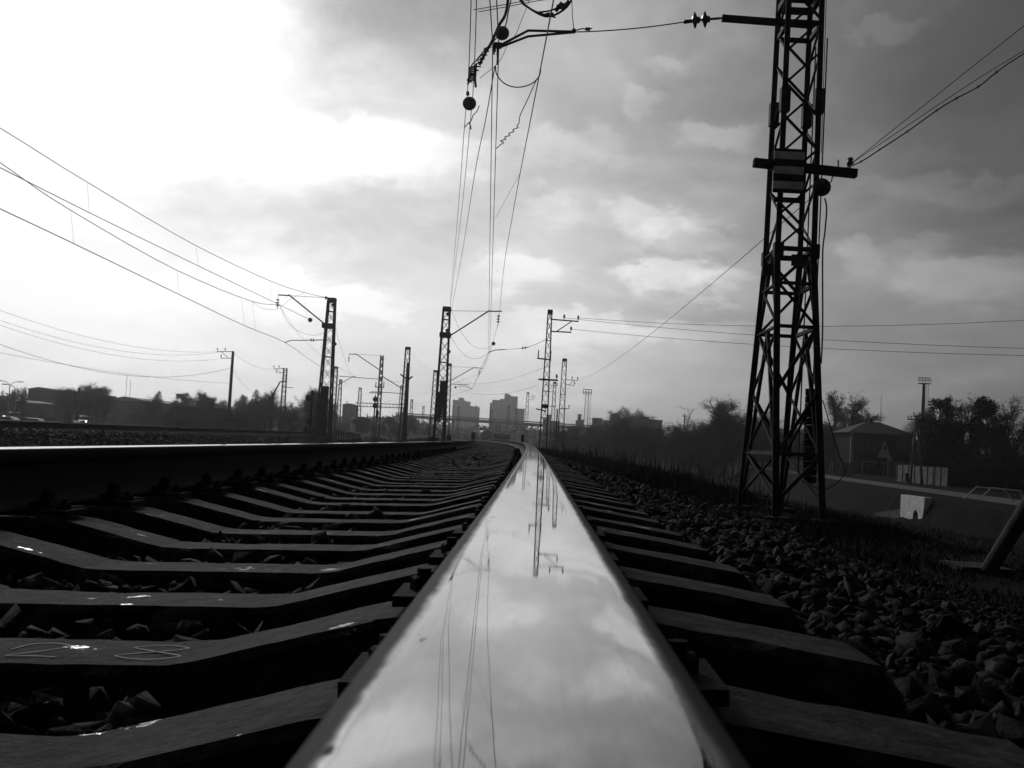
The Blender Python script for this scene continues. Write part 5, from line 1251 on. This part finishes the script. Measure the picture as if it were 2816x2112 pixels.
def gen_conifer(seed):
    g_ = np.random.default_rng(seed); tb = MB().tube([(0, 0, 0), (0, 0, .5), (0, 0, 1)], .018, 6, .002)
    n = 3600; z = .06 + .92 * g_.random(n) ** 1.1; a = g_.uniform(0, 2 * np.pi, n); tier = np.floor(z * 17 + g_.random(n) * .5) / 17
    rad = (.02 + .24 * (1 - z) ** .85) * (.75 + .3 * np.sin(a * 3 + tier * 40) * .6 + .2 * g_.random(n)); r1 = rad * g_.random(n) ** .5
    c = np.stack([np.cos(a) * r1, np.sin(a) * r1, z - r1 * .30 + g_.normal(0, .006, n)], -1)
    out = np.stack([np.cos(a), np.sin(a), -.35 + 0 * a], -1); sd = np.stack([-np.sin(a), np.cos(a), g_.normal(0, .3, n)], -1)
    L = (.014 + .05 * (1 - z))[:, None] * g_.uniform(.7, 1.3, (n, 1))
    v = np.stack([c - sd * L * .35, c + sd * L * .35, c + out * L], 1).reshape(-1, 3); return tb, v, np.arange(3 * n).reshape(-1, 3)
def gen_pine(seed):
    g_ = np.random.default_rng(seed); r_ = random.Random(seed); tb = MB().tube([(0, 0, 0), (.01, 0, .5), (0, .01, 1)], .020, 6, .006); C = []
    for k in range(34):
        z = r_.uniform(.45, 1.0); a = r_.uniform(0, 6.28); L = r_.uniform(.08, .24) * (1.25 - z * .8); e = Vector((math.cos(a) * L, math.sin(a) * L, z + .04)); tb.tube([(0, 0, z - .03), e], .005, 3, .002, False); C.append(e)
    C.append(Vector((0, 0, 1.0))); n = 90; C = np.array([list(c) for c in C]); c = np.repeat(C, n, 0) + g_.normal(0, .028, (len(C) * n, 3)) * np.array([1, 1, .7])
    e1, e2 = g_.normal(0, .010, c.shape), g_.normal(0, .010, c.shape); v = np.stack([c - e1, c + e1, c + e2], 1).reshape(-1, 3); return tb, v, np.arange(len(v)).reshape(-1, 3)
TREES = {}
for kind, seeds in (('oak', (11, 12, 13)), ('birch', (21, 22, 23)), ('bush', (31, 32, 33)), ('poplar', (41, 42)), ('conifer', (51, 52)), ('pine', (61, 62))):
    for sd in seeds:
        tb, v, f = gen_conifer(sd) if kind == 'conifer' else gen_pine(sd) if kind == 'pine' else gen_tree(sd, kind)
        zmax = max(float(np.quantile(v[:, 2], .985)), 1e-3); v = v / zmax; tb.v = [(p[0] / zmax, p[1] / zmax, p[2] / zmax) for p in tb.v]
        m1 = bpy.data.meshes.new('trunk'); m1.from_pydata([tuple(p) for p in tb.v], [], tb.f); m1.materials.append(M['bark'])
        o = fast_mesh('crown', v, f, 'needle' if kind in ('conifer', 'pine') else 'twig'); m2 = o.data; bpy.data.objects.remove(o)
        TREES.setdefault(kind, []).append((m1, m2))
NAMES = dict(oak='bare_tree', birch='birch_tree', bush='bare_bush', poplar='poplar_tree', conifer='spruce_tree', pine='pine_tree')
TR = random.Random(99)
def plant(kind, px, py, D, label, group=None, wide=1.0):
    x, zt = put(px, py, D); zg = gz(x, D) - .1; h = max(zt - zg, .6)
    m1, m2 = TR.choice(TREES[kind]); root = empty(NAMES[kind], (x, D, zg), label, 'bush' if kind == 'bush' else 'tree', group)
    root.rotation_euler = (0, 0, TR.uniform(0, 6.28)); root.scale = (h * wide, h * wide, h)
    for nm, me in (('trunk', m1), ('crown', m2)):
        o = bpy.data.objects.new(nm, me); COL.objects.link(o); o.parent = root
    return root
def skyline(tab, px): xs_, ys_ = zip(*tab); return float(np.interp(px, xs_, ys_))
LEFT = [(-60, 1078), (0, 1076), (60, 1068), (95, 1095), (175, 1085), (200, 1068), (240, 1062), (285, 1072), (300, 1098), (340, 1110), (400, 1095), (420, 1085), (450, 1098), (500, 1085), (560, 1080), (610, 1100), (660, 1096), (700, 1110), (740, 1092), (800, 1122), (830, 1108), (850, 1075), (885, 1078), (920, 1125), (1000, 1152), (1050, 1142), (1100, 1135), (1150, 1152), (1240, 1178)]
for k in range(92):
    px = -50 + 1230 * (k + TR.random() * .9) / 92; D = TR.uniform(122, 200) if px < 900 else TR.uniform(170, 260)
    if 70 < px < 175 or 305 < px < 400: D = max(D, 150); pyo = 26
    else: pyo = 0
    py = skyline(LEFT, px) + pyo + TR.choice((0, 0, 5, 12, 20)); kind = TR.choice(('oak', 'oak', 'bush', 'birch', 'bush', 'poplar'))
    if kind == 'bush': py += 16
    lbl = {'oak': 'bare spreading tree in the grey wood beyond the second track', 'birch': 'drooping bare birch in the grey wood beyond the second track', 'bush': 'dense leafless thicket bush in the grey wood beyond the second track', 'poplar': 'narrow upright bare tree in the grey wood beyond the second track'}[kind]
    plant(kind, px, min(py, 1168), D, lbl, {'oak': 'spreading bare trees', 'birch': 'bare birches', 'bush': 'thicket bushes', 'poplar': 'upright bare trees'}[kind] + ' beyond the second track', 1.5 if kind == 'bush' else TR.uniform(1.0, 1.4))
for (px, py, D, kd, lb) in ((438, 1078, 170, 'conifer', 'pointed spruce just left of the dark shed ridge'), (431, 1085, 175, 'conifer', 'slimmer spruce touching the pointed spruce by the dark shed'), (668, 1088, 170, 'conifer', 'spruce spire right of the round pole, taller of two'), (676, 1092, 172, 'conifer', 'spruce spire right of the round pole, shorter of two'), (705, 1075, 160, 'conifer', 'dark spruce left of the broken tree'), (500, 1083, 165, 'pine', 'clumpy dark pine above the dark shed'), (735, 1080, 130, 'oak', 'rough bare tree behind the broken tree'), (862, 1068, 110, 'birch', 'wispy bare tree behind the round signal shield'), (835, 1085, 108, 'birch', 'thin bare tree left of the round signal shield')):
    plant(kd, px, py, D, lb, None, 1.3 if kd in ('conifer',) else 1.2)
# tall bushy clump on the left
for i, (px, py, D) in enumerate(((195, 1072, 140), (222, 1064, 138), (248, 1060, 140), (272, 1066, 142), (292, 1078, 140))): plant('oak', px, py, D, 'full bare tree in the tall clump between the two hangars', 'trees of the tall clump', 1.35)
# broken tree with one bent limb
D = 125; x = at(746, 1150, D).x; zg = gz(x, D); bt = empty('broken_tree', (x, D, zg - .1), 'broken dark tree whose one limb bends over to the lattice pole', 'tree')
MB().tube([(x, D, zg - .1), at(748, 1110, D), at(750, 1085, D)], .22, 8, .14).tube([at(750, 1092, D), at(746, 1075, D)], .12, 6, .05).build('trunk', 'bark', bt)
MB().tube(catmull([at(750, 1085, D), at(758, 1072, D), at(765, 1060, D), at(769, 1051, D), at(776, 1050, D), at(785, 1050, D)], 4), .11, 7, .05).build('limb', 'bark', bt)
twg = MB()
for (a, b_, c, d) in ((753, 1080, 762, 1086), (755, 1077, 747, 1066), (752, 1083, 740, 1072), (758, 1072, 752, 1062), (749, 1095, 738, 1088), (748, 1100, 757, 1092)): twg.tube([at(a, b_, D), at(c, d, D)], .03, 4, .008)
twg.build('twigs', 'bark', bt)
# right side
RIGHT = [(1480, 1180), (1540, 1172), (1600, 1168), (1660, 1168), (1700, 1150), (1760, 1176), (1850, 1168), (1880, 1158), (1910, 1165), (1950, 1172), (1985, 1130), (2030, 1130), (2070, 1165), (2100, 1150), (2160, 1178), (2230, 1175), (2290, 1160), (2340, 1170), (2370, 1200)]
for k in range(64):
    px = 1545 + 800 * (k + TR.random() * .9) / 64; D = TR.uniform(165, 300) if px < 1950 else TR.uniform(175, 240)
    py = skyline(RIGHT, px) + TR.choice((0, 4, 10, 20)); kind = TR.choice(('oak', 'bush', 'birch', 'birch', 'oak'))
    lbl = {'oak': 'bare spreading tree in the grey band beyond the road', 'birch': 'drooping bare birch in the grey band beyond the road', 'bush': 'dense leafless thicket bush in the grey band beyond the road'}[kind]
    plant(kind, px, min(py + (12 if kind == 'bush' else 0), 1215), D, lbl, {'oak': 'spreading bare trees', 'birch': 'bare birches', 'bush': 'thicket bushes'}[kind] + ' beyond the road', 1.5 if kind == 'bush' else 1.3)
for (px, py, D, kd, lb, wd) in ((1700, 1128, 330, 'oak', 'wide-crowned bare tree rising over the flat-roofed hall', 1.7), (1746, 1135, 330, 'oak', 'smaller bare tree right of the flat-roofed hall', 1.4), (1998, 1103, 160, 'birch', 'tall rounded bare tree left of the anchor tower foot', 1.15), (2022, 1108, 162, 'oak', 'bare tree crowded against the left legs of the anchor tower', 1.15), (1965, 1150, 165, 'bush', 'large bush sloping up to the tall rounded tree', 1.6), (2102, 1138, 170, 'oak', 'pale bare tree framed between the anchor tower legs', 1.2),
    (2302, 1082, 190, 'birch', 'tall wispy birch right of the anchor tower', .95), (2335, 1092, 192, 'birch', 'second wispy birch between the anchor tower and the brick house', 1.0), (2358, 1125, 190, 'oak', 'bare tree at the left corner of the brick house', 1.2),
    (2500, 1150, 150, 'birch', 'faint bare tree behind the A-frame pole', 1.1), (2548, 1132, 140, 'birch', 'bare tree around the foot of the slim floodlight mast', 1.1), (2564, 1128, 118, 'conifer', 'small dark spruce left of the clumped pine', 1.1), (2586, 1098, 116, 'pine', 'black clumped pine above the pale fence end', .95), (2604, 1098, 117, 'conifer', 'pointed black spruce beside the clumped pine', 1.0), (2618, 1120, 116, 'conifer', 'shorter black spruce right of the pointed one', 1.2),
    (2646, 1100, 118, 'birch', 'grey bare birch between the spruces and the lone pine', .95), (2670, 1106, 120, 'birch', 'second grey birch left of the lone pine', 1.0), (2696, 1096, 116, 'pine', 'lone dark pine with loose clumps near the right edge', .95), (2716, 1110, 117, 'pine', 'lower pine leaning on the lone pine', 1.0), (2768, 1104, 112, 'birch', 'rounded bare birch at the right edge', 1.1), (2800, 1150, 112, 'oak', 'bare bush-like tree cut by the right edge', 1.2), (2742, 1128, 114, 'birch', 'thin birch between the lone pine and the rounded birch', 1.0),
    (2580, 1158, 124, 'conifer', 'broad low spruce behind the pale fence', 1.5), (2634, 1160, 120, 'conifer', 'broad dark spruce under the birches', 1.6), (2600, 1215, 126, 'bush', 'dark thicket filling the garden behind the pale fence', 1.6), (2672, 1215, 116, 'bush', 'dark thicket right of the pale fence end', 1.6), (2725, 1215, 112, 'bush', 'dark thicket under the lone pine', 1.8), (2780, 1215, 106, 'bush', 'dark thicket behind the pipe railing', 1.8), (2700, 1270, 104, 'bush', 'low thicket at the far side of the road', 1.8), (2830, 1205, 106, 'bush', 'thicket at the right edge behind the road', 1.8), (2752, 1172, 110, 'conifer', 'broad dark spruce near the right edge', 1.5), (2550, 1205, 140, 'bush', 'dark thicket behind the A-frame pole', 1.3), (2470, 1215, 175, 'oak', 'bare tree behind the right side of the brick house', 1.5)):
    plant(kd, px, py, D, lb, None, wd)

# far woods and roofs on the horizon, too far to tell apart
n = 52000; ang = RNG.uniform(-.62, .62, n); D_ = RNG.uniform(430, 1020, n); X = np.tan(ang) * D_
zg = ground(X, D_); hh = (3.5 + 4 * (np.sin(X * .045) * .5 + .5) + 3.0 * (np.sin(X * .13 + D_ * .02) * .5 + .5)) * np.where(np.abs(X - xc(D_)) < 26, .12, 1)
c = np.stack([X, D_, zg + hh * RNG.random(n) ** .7], -1); e1, e2 = RNG.normal(0, .75, (n, 3)), RNG.normal(0, .75, (n, 3))
v = np.stack([c - e1, c + e1, c + e2], 1).reshape(-1, 3)
tag(fast_mesh('far_woods', v, np.arange(3 * n).reshape(-1, 3), 'twig'), 'hazy far belt of woods along the horizon', 'woods', kind='stuff')
n = 9000; ang = RNG.uniform(-.62, .62, n); D_ = RNG.uniform(200, 420, n); X = np.tan(ang) * D_; ok = (np.abs(X - xc(D_) + 6) > 26) & ~((X > 26 + .0477 * D_ - 3) & (X < 36 + .0477 * D_)) ; X, D_ = X[ok], D_[ok]; n = len(X)
c = np.stack([X, D_, ground(X, D_) + 2.6 * RNG.random(n)], -1); e1, e2 = RNG.normal(0, .35, (n, 3)), RNG.normal(0, .35, (n, 3))
v = np.stack([c - e1, c + e1, c + e2], 1).reshape(-1, 3)
tag(fast_mesh('scrub', v, np.arange(3 * n).reshape(-1, 3), 'twig'), 'low leafless scrub covering the distant flats', 'scrub', kind='stuff')

# ------------------------------------------------------------------ haze
hm = bpy.data.materials.new('autumn_haze'); hm.use_nodes = True; ht = hm.node_tree; ht.nodes.clear()
pv = ht.nodes.new('ShaderNodeVolumePrincipled'); pv.inputs['Color'].default_value = (.95, .95, .95, 1); pv.inputs['Density'].default_value = 0.00048; pv.inputs['Anisotropy'].default_value = 0.88
ho = ht.nodes.new('ShaderNodeOutputMaterial'); ht.links.new(pv.outputs[0], ho.inputs['Volume'])
M['haze'] = hm
hb = MB().box((0, 625, 24.5), (2160, 1330, 61.0)).build('haze', 'haze'); hb['kind'] = 'stuff'; hb['label'] = 'thin pale autumn haze over the whole scene'; hb['category'] = 'haze'
